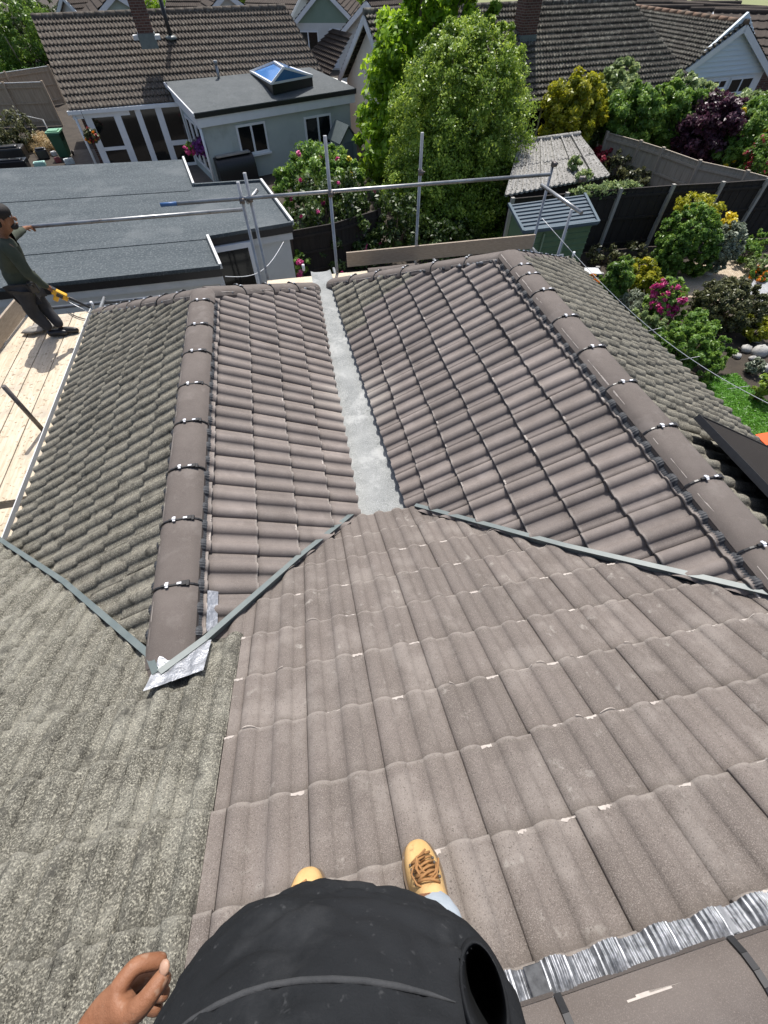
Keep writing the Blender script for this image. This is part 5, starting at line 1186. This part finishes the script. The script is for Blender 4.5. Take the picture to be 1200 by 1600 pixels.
# ---- fences
def fence(lab, pts, h, mpanel, mpost=m_conc, tilt=0, npost=None, boards=True, postw=.10, z0=0):
    t = thing('fence', (pts[0].x, pts[0].y, z0), lab, 'fence')
    for a, b in zip(pts[:-1], pts[1:]):
        a, b = V(a.x, a.y, z0), V(b.x, b.y, z0); d = (b-a).normalized(); nrm = V(-d.y, d.x, 0); L = (b-a).length; mb = MB(); nb = max(2, int(L/.14))
        for k in range(nb):
            q = a+d*(L*(k+.5)/nb)+nrm*(.012*(k % 2)); mb.box(q+V(0, 0, h/2), (L/nb*1.08, .018, h-.05), axes=(d, nrm, V(0, 0, 1)))
        for zz in (.25, h*.55, h-.18): mb.bar(a+nrm*-.03+V(0, 0, zz), b+nrm*-.03+V(0, 0, zz), .03, .07)
        p_ = mb.build('panel', mpanel, t)
        mb = MB(); mb.bar(a+V(0, 0, h), b+V(0, 0, h), .05, .03); mb.build('capping', mpanel if mpanel is not m_fence else m_offw, p_)
    for q in pts:
        mb = MB(); mb.box((q.x, q.y-.06, z0+(h+.06)/2), (postw, postw, h+.06)); mb.build('post', mpost, t)
    return t
tops = [(800, 310), (885, 302), (969, 295), (1051, 289), (1128, 285), (1198, 280), (1268, 276)]
fp = [G(x, y, 1.8) for x, y in tops]
fence('tall black fence with pale concrete posts across the right garden', fp, 1.78, m_fenced)
fence('grey panelled fence running back beneath the purple shrub', [G(x, y, 1.6) for x, y in ((948, 207), (1000, 221), (1035, 232), (1092, 252), (1166, 268), (1230, 285))], 1.6, m_fenceg, m_fenceg)
fence('weathered brown fence panel beside the green wheelie bin', [G(-60, 131, 1.8), G(5, 130, 1.8), G(66, 128, 1.8)], 1.8, m_fence, m_fence)
fence('lower pale fence further back at the left edge', [G(-60, 124, 1.7), G(8, 113, 1.7), G(76, 103, 1.7)], 1.7, m_fence, m_fence)
fence('brown fence overgrown with climbing roses behind the scaffold', [G(452, 362, 1.4), G(520, 350, 1.4), G(592, 328, 1.4)], 1.4, m_fenced, m_fenced)
# ------------------------------------------------------------------ planting
def leaf_mesh(name, P, Nn, size, tint, mat, parent=None, origin=None, asp=.5, seed=0):
    """P: leaf centres, Nn: outward directions; one small folded diamond per leaf"""
    rng = np.random.default_rng(seed); n = len(P)
    o0 = np.array(ORG[parent] if parent is not None else origin)
    rv = rng.normal(size=(n, 3)); nn = Nn*.9+rv*.75+np.array([0, 0, .35]); nn /= np.linalg.norm(nn, axis=1)[:, None]
    t = np.cross(nn, rng.normal(size=(n, 3))); t /= np.linalg.norm(t, axis=1)[:, None]+1e-9; b = np.cross(nn, t)
    s = (size*rng.uniform(.65, 1.35, n))[:, None]
    v = np.empty((n, 4, 3)); v[:, 0] = P-t*s; v[:, 1] = P-b*s*asp+nn*s*.18; v[:, 2] = P+t*s; v[:, 3] = P+b*s*asp+nn*s*.18
    me = bpy.data.meshes.new(name); me.vertices.add(n*4); me.vertices.foreach_set('co', (v.reshape(-1, 3)-o0).astype(np.float32).ravel())
    me.loops.add(n*4); me.loops.foreach_set('vertex_index', np.arange(n*4, dtype=np.int32))
    me.polygons.add(n); me.polygons.foreach_set('loop_start', np.arange(0, n*4, 4, dtype=np.int32))
    a = me.attributes.new('tint', 'FLOAT', 'FACE'); a.data.foreach_set('value', np.clip(tint, 0, 1).astype(np.float32))
    me.materials.append(mat); me.update(calc_edges=True); me.validate()
    return link(name, me, parent, None if parent is not None else Vector(o0))
def crown_points(blobs, n, seed, clump=.22, nclump=None, fill=.25, lowcut=None):
    """leaf positions gathered in clumps over a set of ellipsoids"""
    rng = np.random.default_rng(seed); P = []; Nn = []; T = []
    vol = np.array([max(b[1])**2 for b in blobs]); vol = vol/vol.sum()
    for (c, r), f in zip(blobs, vol):
        c = np.array(c); r = np.array(r); m = int(n*f); k = max(6, int((nclump or 90)*f+.5))
        d = rng.normal(size=(k, 3)); d /= np.linalg.norm(d, axis=1)[:, None]
        rad = np.where(rng.random(k) < fill, rng.uniform(.45, .8, k), rng.uniform(.80, 1.0, k))
        cc = c+d*r*rad[:, None]; ct = rng.normal(0, .16, k); cs = rng.uniform(.6, 1.4, k)*clump*r.mean()
        w_ = rng.integers(0, k, m); q = rng.normal(size=(m, 3)); q /= np.linalg.norm(q, axis=1)[:, None]
        rr = rng.random(m)**.45
        p = cc[w_]+q*(rr*cs[w_])[:, None]*np.array([1, 1, .85])
        P.append(p); nn = (p-c)/r; nn /= np.linalg.norm(nn, axis=1)[:, None]+1e-9; Nn.append(nn*.6+q*.4)
        T.append(.5+ct[w_]+rng.normal(0, .15, m)+.10*q[:, 2])
    P = np.concatenate(P); Nn = np.concatenate(Nn); T = np.concatenate(T)
    k = P[:, 2] > (lowcut if lowcut is not None else .03)
    return P[k], Nn[k], T[k]
SEED = [100]
def tree(name, lab, base, blobs, n, size, mat, trunk_r=.16, clump=.2, nclump=260, cat='tree', group=None, fill=.25, asp=.5, lowcut=None):
    SEED[0] += 1; base = Vector(base); t = thing(name, base, lab, cat, group)
    P, Nn, T = crown_points(blobs, n, SEED[0], clump, nclump, fill, lowcut)
    leaf_mesh('crown', P, Nn, size, T, mat, t, asp=asp, seed=SEED[0])
    top = max(b[0][2] for b in blobs); mb = MB(); rnd = random.Random(SEED[0])
    mb.tube([base, base+V(.03, .02, top*.35), base+V(-.02, .05, top*.8), base+V(.02, 0, top*1.05)], [trunk_r, trunk_r*.8, trunk_r*.5, trunk_r*.2], 10)
    for b in blobs[:10]:
        for k in range(4):
            q = Vector(b[0])+V(*[rnd.uniform(-.7, .7)*b[1][i] for i in range(3)]); s = base+V(0, 0, top*rnd.uniform(.25, .7)); mb.tube([s, s.lerp(q, .5)+V(0, 0, .1), q], [trunk_r*.35, trunk_r*.2, .012], 6)
    mb.build('trunk', m_bark, t); return t
def shrub(name, lab, blobs, n, size, mat, clump=.25, nclump=60, cat='shrub', group=None, flowers=None, fill=.25, asp=.5, lowcut=None):
    SEED[0] += 1; b0 = blobs[0]; base = V(b0[0][0], b0[0][1], 0 if lowcut is None else max(0, lowcut))
    if name.startswith('ivy') or name.startswith('hanging'): base = Vector(b0[0])
    t = thing(name, base, lab, cat, group)
    P, Nn, T = crown_points(blobs, int(n*1.25), SEED[0], clump*.72, int(nclump*2.6), fill, lowcut)
    leaf_mesh('foliage', P, Nn, size, T, mat, t, asp=asp, seed=SEED[0])
    if lowcut is None:
        mb = MB()
        for k in range(5): mb.tube([base+V(.04*math.cos(k*1.3), .04*math.sin(k*1.3), 0), Vector(b0[0])+V(.5*b0[1][0]*math.cos(k*1.3), .5*b0[1][1]*math.sin(k*1.3), .3*b0[1][2])], [.025, .008], 6)
        mb.build('stem', m_bark, t)
    if flowers:
        rng = np.random.default_rng(SEED[0]+500)
        for spec in flowers:
            fm, nh, rad, per, fs = spec[:5]; side = spec[5] if len(spec) > 5 else None
            idx = rng.permutation(len(P)); C = []
            for i in idx:
                v_ = P[i]-np.array(CAM)
                if np.dot(Nn[i], -v_/np.linalg.norm(v_)) > .15 and (side is None or side(P[i])): C.append(P[i]+Nn[i]*rad*.4)
                if len(C) >= nh: break
            if not C: continue
            for c_ in C:
                q = rng.normal(size=(per, 3)); q /= np.linalg.norm(q, axis=1)[:, None]
                leaf_mesh('flower', c_+q*rad*rng.uniform(.6, 1, (per, 1)), q, fs, np.full(per, rng.normal(.5, .16))+rng.normal(0, .15, per), fm, t, asp=.8, seed=SEED[0]+1)
    return t
def B(px, py, z, rx, ry=None, rz=None):        # an ellipsoid centred where the photograph shows it
    q = G(px, py, z); return ((q.x, q.y, q.z), (rx, ry or rx, rz or rx))
def ppm(px, py, z): q = G(px, py, z)-CAM; return FPX/q.dot(CF)
def BP(px, py, z, rpx, rpy=None, deep=1.0):    # the same with radii in picture pixels
    k = ppm(px, py, z); rx = rpx/k; rz = (rpy or rpx)/k; return B(px, py, z, rx, rx*deep, rz)
# -- the two big garden trees
c = G(718, 205, 2.5); k = ppm(718, 205, 2.5)
tree('round_tree', 'dense round dark green tree behind the scaffold rail', (c.x, c.y, 0),
     [((c.x, c.y, 2.35), (112/k, 112/k, 2.45)), ((c.x+.1, c.y, 3.6), (84/k, 84/k, 1.45)), ((c.x-.2, c.y-.4, 1.2), (116/k, 112/k, 1.5)), ((c.x-.2, c.y-1.4, .6), (100/k, 80/k, .9)), ((c.x+.55, c.y-.1, 4.35), (40/k, 40/k, .75)), ((c.x-.45, c.y+.1, 4.3), (42/k, 42/k, .7))], 190000, .043, L_dark, .2, .12, 1700, asp=.6)
c = G(668, 145, 3.0); k = ppm(668, 145, 3.0)
tree('tall_tree', 'tall bright green leafy tree behind the dense round tree', (c.x, c.y+1.2, 0),
     [((c.x+.25, c.y+1.2, 2.8), (96/k, 90/k, 2.8)), ((c.x+.75, c.y+1.2, 5.0), (60/k, 60/k, 1.2)), ((c.x-.3, c.y+1.0, 1.4), (100/k, 90/k, 1.6)), ((c.x+1.3, c.y+1.2, 5.9), (50/k, 50/k, .9)), ((c.x+.35, c.y+1.2, 4.0), (74/k, 70/k, 1.0)), ((c.x+2.0, c.y+1.6, 5.4), (50/k, 50/k, 1.2))], 48000, .105, L_brig, .2, .16, 460, asp=.62)
# -- plants by the extension
pk = lambda p: True
shrub('rose_bush', 'rose bush with pink and yellow flowers against the extension wall', [BP(500, 272, 1.2, 54, 34), BP(455, 296, .9, 30, 28), BP(545, 285, 1.1, 28, 30)], 12000, .07, L_mid, .28, 70, 'rose bush', flowers=[(P_pink, 12, .08, 40, .045, lambda p: True), (P_yel, 7, .08, 26, .045)])
shrub('climbing_rose', 'pale flowering climber over the dark fence behind the scaffold', [BP(505, 335, 1.2, 68, 40), BP(560, 335, 1.2, 42, 52), BP(470, 360, .6, 34, 30), BP(540, 385, .5, 60, 26)], 12000, .07, L_deep_shade, .3, 70, 'climber', flowers=[(P_white, 34, .04, 14, .04), (P_pink, 14, .045, 16, .04)])
shrub('pink_rose', 'small pink rose beside the garage wall', [BP(466, 412, .6, 18, 14)], 500, .06, L_mid, .3, 12, 'rose bush', flowers=[(P_pink, 6, .07, 50, .04)])
shrub('leafy_shrub', 'leafy shrub coloured dark for shade at the foot of the round tree', [BP(620, 350, .9, 46, 40), BP(590, 380, .4, 40, 30), BP(690, 372, .4, 60, 26)], 5000, .07, L_deep_shade, .3, 60)  # tree shade is put into the leaf colour here
shrub('leafy_shrub', 'small sunlit shrub between the round tree and the green shed', [BP(795, 375, .35, 26, 18), BP(775, 385, .3, 20, 14)], 1200, .06, L_mid, .3, 20)
# -- along the right hand back fence
shrub('yellow_shrub', 'yellow green bushy shrub below the mossy long roof', [BP(893, 178, 2.1, 50, 46, .8), BP(868, 200, 1.7, 28, 36, .8), BP(915, 168, 2.2, 36, 36, .8)], 22000, .085, L_yel, .24, 90)
shrub('tall_shrub', 'tall loose green shrub beside the yellow green one', [BP(952, 160, 2.2, 34, 38, .8), BP(968, 128, 2.6, 26, 28, .8), BP(935, 195, 1.5, 30, 38, .8)], 15000, .08, L_lite, .26, 80)
shrub('hedge', 'wide mid green hedge in front of the glazed wing', [BP(985, 185, 1.9, 50, 40, .8), BP(1030, 178, 1.9, 50, 38, .8), BP(1065, 195, 1.6, 44, 40, .8)], 28000, .08, L_mid, .22, 130, 'hedge')
shrub('hedge', 'pale flowering hedge under the blue clad gable', [BP(1085, 162, 1.8, 44, 24), BP(1130, 176, 1.5, 40, 18), BP(1058, 146, 2.1, 24, 24), BP(1165, 190, 1.4, 44, 34)], 24000, .08, L_lite, .24, 120, 'hedge', flowers=[(P_white, 40, .04, 8, .04)])
shrub('purple_shrub', 'dark purple leaved shrub over the grey panelled fence', [BP(1108, 205, 1.6, 48, 40), BP(1085, 220, 1.3, 30, 34), BP(1140, 185, 1.8, 26, 24)], 20000, .08, L_purp, .24, 100)
shrub('leafy_shrub', 'rich green shrub right of the purple shrub', [BP(1165, 215, 1.5, 42, 44), BP(1195, 195, 1.6, 34, 40), BP(1140, 245, 1.0, 30, 26)], 18000, .08, L_mid, .25, 90, flowers=[(P_yel, 8, .1, 30, .06)])
shrub('red_tipped_shrub', 'red tipped shrub at the right picture edge', [BP(1192, 250, 1.2, 32, 30)], 3000, .075, L_mid, .28, 40, flowers=[(L_red, 40, .09, 10, .045)])
shrub('red_acer', 'small bright red acer behind the old shed', [BP(948, 242, .9, 22, 11), BP(940, 252, .8, 14, 10)], 1800, .06, L_red, .3, 30)
shrub('leafy_shrub', 'dark shrub between the old shed and the grey fence', [BP(965, 265, .6, 26, 24), BP(990, 285, .5, 22, 18)], 2500, .07, L_oliv, .3, 40)
shrub('ivy_growth', 'pale green climber hanging over the black fence', [BP(950, 296, 1.75, 44, 6, .2), BP(985, 293, 1.75, 18, 6, .3), BP(912, 301, 1.75, 28, 6, .25), BP(935, 310, 1.5, 20, 10, .3)], 2200, .06, L_lite, .5, 60, 'climber', lowcut=1.2)
shrub('ivy_growth', 'green creeper growing over the mossy shed roof', [BP(898, 258, 2.1, 9, 12), BP(912, 275, 2.0, 12, 8)], 900, .055, L_lite, .4, 20, 'climber', lowcut=1.8)
# -- the garden on the right
GZ = 0
shrub('topiary_bush', 'large rounded green bush before the black fence', [BP(1072, 372, 1.0, 42, 44), BP(1048, 400, .7, 24, 34), BP(1095, 395, .7, 26, 34)], 30000, .045, L_mid, .16, 170, 'bush')
shrub('golden_bush', 'golden tipped bush behind the large rounded green one', [BP(1092, 322, 1.5, 34, 13), BP(1070, 325, 1.5, 14, 10)], 3500, .04, L_yel, .25, 50, 'bush')
shrub('yellow_flowers', 'clump of bright yellow flowers on the bushes', [BP(1134, 346, 1.3, 16, 10)], 900, .045, P_yel, .35, 16, 'flowers')
shrub('grey_bush', 'rounded grey green bush beside the yellow flowers', [BP(1136, 378, .9, 26, 30), BP(1125, 400, .6, 22, 22)], 11000, .04, L_grey, .2, 70, 'bush')
shrub('dark_bush', 'low dark clipped round bush beside the gravel', [BP(1138, 478, .55, 52, 36), BP(1110, 485, .4, 28, 28)], 30000, .035, L_oliv, .14, 160, 'bush')
shrub('hydrangea', 'hydrangea covered in bright pink flower heads', [BP(1040, 468, .75, 27, 30), BP(1024, 498, .4, 20, 22)], 2500, .065, L_mid, .3, 40, 'hydrangea', flowers=[(P_pink, 95, .062, 70, .03)])
shrub('upright_shrub', 'upright dark green shrub beside the right roof eave', [BP(962, 442, .75, 22, 32), BP(972, 425, 1.0, 14, 22)], 7000, .06, L_mid, .25, 50, asp=.25)
shrub('lime_shrub', 'lime green shrub between the upright shrub and the hydrangea', [BP(1000, 430, .6, 24, 24), BP(1012, 448, .4, 22, 20)], 6000, .055, L_yel, .25, 45)
shrub('silver_plant', 'silver grey foliage plant under the pale wire', [BP(990, 474, .4, 24, 16)], 1800, .05, L_grey, .3, 30, 'plant', asp=.25)
shrub('leafy_shrub', 'light green shrub in front of the pink hydrangea', [BP(1005, 500, .4, 22, 18), BP(1030, 515, .3, 24, 16)], 5000, .05, L_lite, .28, 40)
shrub('loose_shrub', 'large loose green shrub beside the lawn', [BP(1078, 542, .7, 38, 28), BP(1092, 572, .45, 32, 24), BP(1052, 532, .6, 30, 22), BP(1120, 550, .45, 24, 20), BP(1085, 510, .5, 34, 20)], 20000, .05, L_mid, .2, 120)
shrub('yellow_shrub', 'low yellow green shrub at the right edge near the rocks', [BP(1185, 512, .35, 24, 16)], 2000, .045, L_yel, .28, 30)
shrub('leafy_shrub', 'small round green plant near the fence at the right edge', [BP(1168, 392, .4, 20, 14), BP(1190, 375, .5, 16, 16)], 2000, .045, L_mid, .28, 30)
shrub('leafy_shrub', 'small pale plant right of the grey green bush', [BP(1188, 412, .3, 18, 12)], 1200, .045, L_lite, .28, 20)
shrub('orange_flowers', 'orange flowers beside the pale stepping slab', [BP(928, 440, .15, 13, 9)], 500, .05, L_mid, .3, 10, 'flowers', flowers=[(P_oran, 14, .05, 26, .04)])
shrub('orange_flowers', 'orange flowers beside the ring of grey gravel', [BP(1186, 428, .15, 16, 7)], 500, .05, L_mid, .3, 10, 'flowers', flowers=[(P_oran, 12, .05, 26, .04)])
shrub('silver_plant', 'tiny silver white plant among the rocks by the lawn', [BP(1180, 572, .2, 13, 11)], 800, .04, L_grey, .3, 14, 'plant')
shrub('leafy_shrub', 'dark low shrub shading the fence foot', [BP(945, 400, .25, 26, 14), BP(990, 395, .25, 22, 12)], 1500, .05, L_oliv, .3, 26)
shrub('leafy_shrub', 'dark leafy shrub against the right picture edge beside the lawn', [BP(1196, 605, .35, 14, 22)], 900, .05, L_dark, .3, 14)
# lawn, gravel and stones
def ellipse(px, py, rx, ry, n=40, wob=.08): return [G(px+rx*math.cos(2*math.pi*i/n)*(1+wob*math.sin(i*1.7)), py+ry*math.sin(2*math.pi*i/n)*(1+wob*math.sin(i*1.7)), 0).xy for i in range(n)]
def xy(l): return [(q[0], q[1]) for q in l]
sheet('gravel_bed', xy(ellipse(1140, 440, 95, 34)), .010, m_gravel)
sheet('grey_gravel_path', xy(ellipse(1195, 452, 48, 20)), .016, m_ggravel)
lawn_px = [(1110, 590), (1150, 584), (1175, 610), (1215, 640), (1300, 690), (1300, 800), (1150, 760), (1050, 600)]
sheet('lawn', [tuple(G(x, y, 0).xy) for x, y in lawn_px], .014, m_lawn)
rng = np.random.default_rng(5)
def grass(lab, px_poly, n, size, mat, z=.02):
    P2 = np.array([G(x, y, 0).xy for x, y in px_poly]); lo, hi = P2.min(0), P2.max(0); pts = []
    def ins(q):
        c_ = False; j = len(P2)-1
        for i in range(len(P2)):
            if (P2[i][1] > q[1]) != (P2[j][1] > q[1]) and q[0] < (P2[j][0]-P2[i][0])*(q[1]-P2[i][1])/(P2[j][1]-P2[i][1])+P2[i][0]: c_ = not c_
            j = i
        return c_
    while len(pts) < n:
        for q in rng.uniform(lo, hi, (n, 2)):
            if ins(q): pts.append((q[0], q[1], z+rng.uniform(0, .015)))
    P = np.array(pts[:n]); Nn = np.tile([0, 0, 1.0], (n, 1)); o = leaf_mesh('grass', P, Nn, size, .5+rng.normal(0, .2, n), mat, None, (P[0][0], P[0][1], 0), asp=.25, seed=3); tag(o, lab, None, None, 'stuff')
L_lawn = leafmat('lawn_blade', (.045, .15, .008), (.075, .23, .014), (.13, .31, .03), .35)
grass('short bright green lawn grass', lawn_px, 14000, .035, L_lawn)
def rock(px, py, r, lab, flat=.6, m=m_rock):
    q = G(px, py, r*flat*.6); mb = MB(); mb.ball(q, (r, r*.8, r*flat), 9, 6, jit=.16); tag(mb.build('rock', m), lab, 'rock', 'rocks in the right garden')
for px, py, r, lab in ((1166, 545, .16, 'grey rock below the low yellow shrub'), (1188, 548, .24, 'largest grey rock at the right edge'), (1176, 560, .10, 'small pale rock above the silver plant'), (1196, 575, .18, 'pale rock beside the dark edge shrub'), (1152, 556, .12, 'rock half hidden by the loose shrub'), (940, 428, .09, 'pale rock beside the stepping slab'), (957, 420, .12, 'white rock by the upright shrub'), (934, 418, .08, 'smallest white rock near the slab'), (1106, 424, .22, 'long pale rock under the grey green bush'), (1182, 532, .11, 'rock tucked behind the largest one'), (1190, 492, .14, 'pale rock above the low yellow shrub')):
    rock(px, py, r, lab)
mb = MB(); q = G(922, 424, .07); mb.box(q, (.62, .42, .05), -.2); tag(mb.build('stone_slab', mk('pale_slab', (.62, .63, .65), (.54, .56, .58), 6, .7), bevel=.008), 'pale stone slab lying by the upright shrub', 'slab')
mb = MB(); q = G(1192, 690, .2); mb.prism([(q.x-.12, q.y-.16), (q.x+.9, q.y-.16), (q.x+.9, q.y+.16), (q.x-.12, q.y+.16)], 0, .28); tag(mb.build('plastic_trough', m_ora, bevel=.02), 'bright orange plastic trough on the lawn edge', 'trough')
# -- top left garden
shrub('hedge', 'tall bright hedge tree at the top left corner', [BP(20, 35, 2.6, 52, 44), BP(-25, 55, 2.0, 50, 50)], 14000, .10, L_mid, .2, 130, 'hedge')
shrub('hedge', 'dark green hedge against the gable of the left bungalow', [BP(62, 35, 2.2, 34, 50), BP(85, 62, 1.5, 20, 30), BP(35, 68, 1.2, 50, 26), BP(105, 15, 2.4, 24, 20)], 14000, .10, L_deep_shade, .2, 130, 'hedge')
sheet('lawn', [tuple(G(x, y, 0).xy) for x, y in ((-80, 125), (-80, 100), (0, 98), (70, 98), (74, 112), (0, 124))], .014, m_lawn)
shrub('leafy_shrub', 'straggly dark shrub in the junk yard by the brown fence', [BP(18, 205, .7, 34, 26), BP(-10, 215, .7, 30, 26), BP(44, 215, .4, 20, 18)], 4000, .07, L_oliv, .28, 60)
shrub('tall_tree', 'tall leafy shrub at the top beside the far green gable', [BP(243, 8, 1.8, 20, 16)], 2500, .10, L_brig, .25, 40)
for px, py, rx, ry, lab in ((610, -16, 70, 22, 'dark distant trees above the middle roofs'), (545, -6, 30, 14, 'dark far trees right of the sage gable'), (390, -16, 40, 14, 'far trees above the left roofs')):
    q = BP(px, py, 1.8, rx, ry); tree('far_tree', lab, (q[0][0], q[0][1], 0), [q], 3500, .2, L_dark, .2, .25, 60)
for px, py, rx, lab in ((1095, 8, 14, 'small far tree beside the tallest dark roof'), (1140, 22, 12, 'small far tree between the dark roofs'), (1035, 2, 10, 'smallest far tree above the dark roofs')):
    q = BP(px, py, 1.5, rx, rx); tree('far_tree', lab, (q[0][0], q[0][1], 0), [q], 1500, .25, L_mid, .15, .3, 30)
# wheelie bin
q = G(104, 246, 0); bn = thing('wheelie_bin', q, 'green wheelie bin with pale lid beside the brown fence', 'bin')
mb = MB(); z0_, z1_ = .06, .95
lo = [q+V(x, y, z0_) for x, y in ((-.22, -.25), (.22, -.25), (.22, .25), (-.22, .25))]; hi = [q+V(x, y, z1_) for x, y in ((-.29, -.34), (.29, -.34), (.29, .34), (-.29, .34))]
mb.add(lo+hi, [(3, 2, 1, 0), (4, 5, 6, 7), (0, 1, 5, 4), (1, 2, 6, 5), (2, 3, 7, 6), (3, 0, 4, 7)]); mb.bar(hi[0]-V(0, 0, .05), hi[1]-V(0, 0, .05), .06, .07); mb.build('bin_body', m_bin, bn, bevel=.02)
mb = MB(); mb.box(q+V(0, 0, .99), (.62, .74, .07)); mb.box(q+V(0, -.08, 1.04), (.46, .42, .05)); mb.tube([q+V(-.25, .40, .95), q+V(.25, .40, .95)], .025, 8); mb.build('lid', m_binl, bn, bevel=.02)
for s in (-1, 1):
    mb = MB(); mb.tube([q+V(s*.25, .28, .1), q+V(s*.30, .28, .1)], .10, 12); mb.build('wheel', m_black, bn)
# junk
shrub('straw_heap', 'heap of dry straw beside the green wheelie bin', [BP(68, 222, .25, 26, 9), BP(75, 232, .2, 20, 9)], 2600, .12, leafmat('straw_blade', (.30, .20, .08), (.48, .35, .16), (.62, .50, .27), .1), .4, 30, 'straw', asp=.08)
def junk(name, lab, cat, px, py, size, m, rz=0, tilt=0, z=None, parts=None):
    q = G(px, py, size[2]/2); mb = MB(); ax = (V(math.cos(rz), math.sin(rz), tilt).normalized(), V(-math.sin(rz), math.cos(rz), 0), V(0, 0, 1)); ax = (ax[0], ax[1], ax[0].cross(ax[1]))
    mb.box(q+V(0, 0, abs(tilt)*size[0]*.4), size, axes=ax)
    mb.box(q+V(.02, -size[1]*.2, size[2]*.55+abs(tilt)*size[0]*.4), (size[0]*.8, size[1]*.45, size[2]*.25), axes=ax)
    tag(mb.build(name, m, bevel=min(size)*.18), lab, cat)
junk('storage_box', 'long black storage box with pale edge at the left edge', 'box', 10, 240, (1.7, .8, .5), m_black, .1)
junk('board_pile', 'pale plank lying over the black box', 'plank', 22, 226, (1.6, .12, .08), m_offw, .15)
junk('storage_box', 'low dark crate in front of the long black box', 'box', 18, 257, (1.4, .6, .35), m_solar, .05)
junk('basket', 'black basket among the rubbish', 'basket', 66, 240, (.5, .45, .38), m_black, .3)
junk('rubbish_bag', 'crumpled white bag by the wheelie bin foot', 'bag', 108, 252, (.42, .3, .2), m_rag, .4)
junk('rubbish_bag', 'pale turquoise bag at the garage edge', 'bag', 62, 256, (.5, .3, .16), mk('turquoise_bag', (.25, .48, .42), (.40, .58, .52), 9, .7), .2)
junk('rubbish_bag', 'small red brown bag among the rubbish', 'bag', 90, 250, (.26, .22, .18), mk('red_brown_bag', (.20, .05, .05), None, 9, .7), .5)
junk('rubbish_bag', 'white bag beside the black basket', 'bag', 84, 240, (.24, .2, .16), m_white, .7)
mb = MB(); a = G(24, 178, 1.1); b = G(67, 187, .9); mb.tube([a, b], .02, 6); mb.tube([b, V(b.x, b.y, 0)], .03, 6); tag(mb.build('washing_prop', m_offw), 'pale pole on a dark stake before the brown fence', 'pole')
mb = MB(); q0, q1 = G(8, 58, 2.4), G(35, 103, .4); mb.tube([q0, q1], .03, 6); tag(mb.build('thin_pole', m_conc), 'thin leaning pole in front of the dark hedge', 'pole')
# hanging baskets
def basket(px, py, z, lab, fl, leaf, r):
    q = G(px, py, z); t = shrub('hanging_basket', lab, [((q.x, q.y, q.z), (r, r, r*.85))], 900, .06, leaf, .35, 22, 'basket', flowers=fl, lowcut=.5)
    mb = MB(); mb.ball(q-V(0, 0, r*.5), (r*.55, r*.55, r*.4), 10, 6); mb.build('bowl', m_bark, t)
    mb = MB(); mb.tube([q+V(0, 0, r*.3), q+V(0, .0, .75)], .012, 5); mb.build('chain', m_black, t)
basket(143, 212, 1.5, 'hanging basket of small red flowers left of the glazed doors', [(P_oran, 10, .04, 12, .04), (L_red, 14, .04, 12, .04)], L_oliv, .26)
basket(316, 228, 1.3, 'hanging basket of violet flowers at the extension corner', [(P_viol, 60, .06, 20, .05)], L_purp, .34)
basket(297, 232, 1.2, 'hanging basket of pink flowers beside the violet one', [(P_pink, 40, .05, 20, .045)], L_mid, .22)
# covered barbecue beside the extension
q = G(372, 283, .0); bb = thing('covered_grill', q, 'black covered grill with grey top against the extension wall', 'grill')
X = V(.93, .37, 0); Y = V(-.37, .93, 0); mb = MB(); n_ = 14; vs = []
for s in (-.85, .85):
    for k in range(n_):
        a_ = math.pi*k/(n_-1); vs.append(q+X*s*(1-.0)+Y*(-.42*math.cos(a_))+V(0, 0, .95*max(0, math.sin(a_))**.5))
mb.add(vs, [(k, k+1, n_+k+1, n_+k) for k in range(n_-1)], 0, True); mb.add(vs, [tuple(range(n_)), tuple(range(n_, 2*n_))[::-1]]); mb.build('cover', m_black, bb)
mb = MB(); mb.box(q+V(0, 0, .98), (1.5, .5, .05), axes=(X, Y, V(0, 0, 1))); mb.build('top_board', m_conc, bb)
sheet('patio', [tuple(G(x, y, 0).xy) for x, y in ((110, 300), (110, 235), (300, 225), (345, 285), (345, 330))], .012, mk('brown_patio', (.10, .085, .07), (.14, .12, .10), 3, .9))
mb = MB(); c_ = G(328, 256, .55); mb.ball(c_, (.10, .10, .17), 10, 8); tag(mb.build('garden_lantern', m_white), 'small pale lantern hanging below the pink basket', 'lantern')
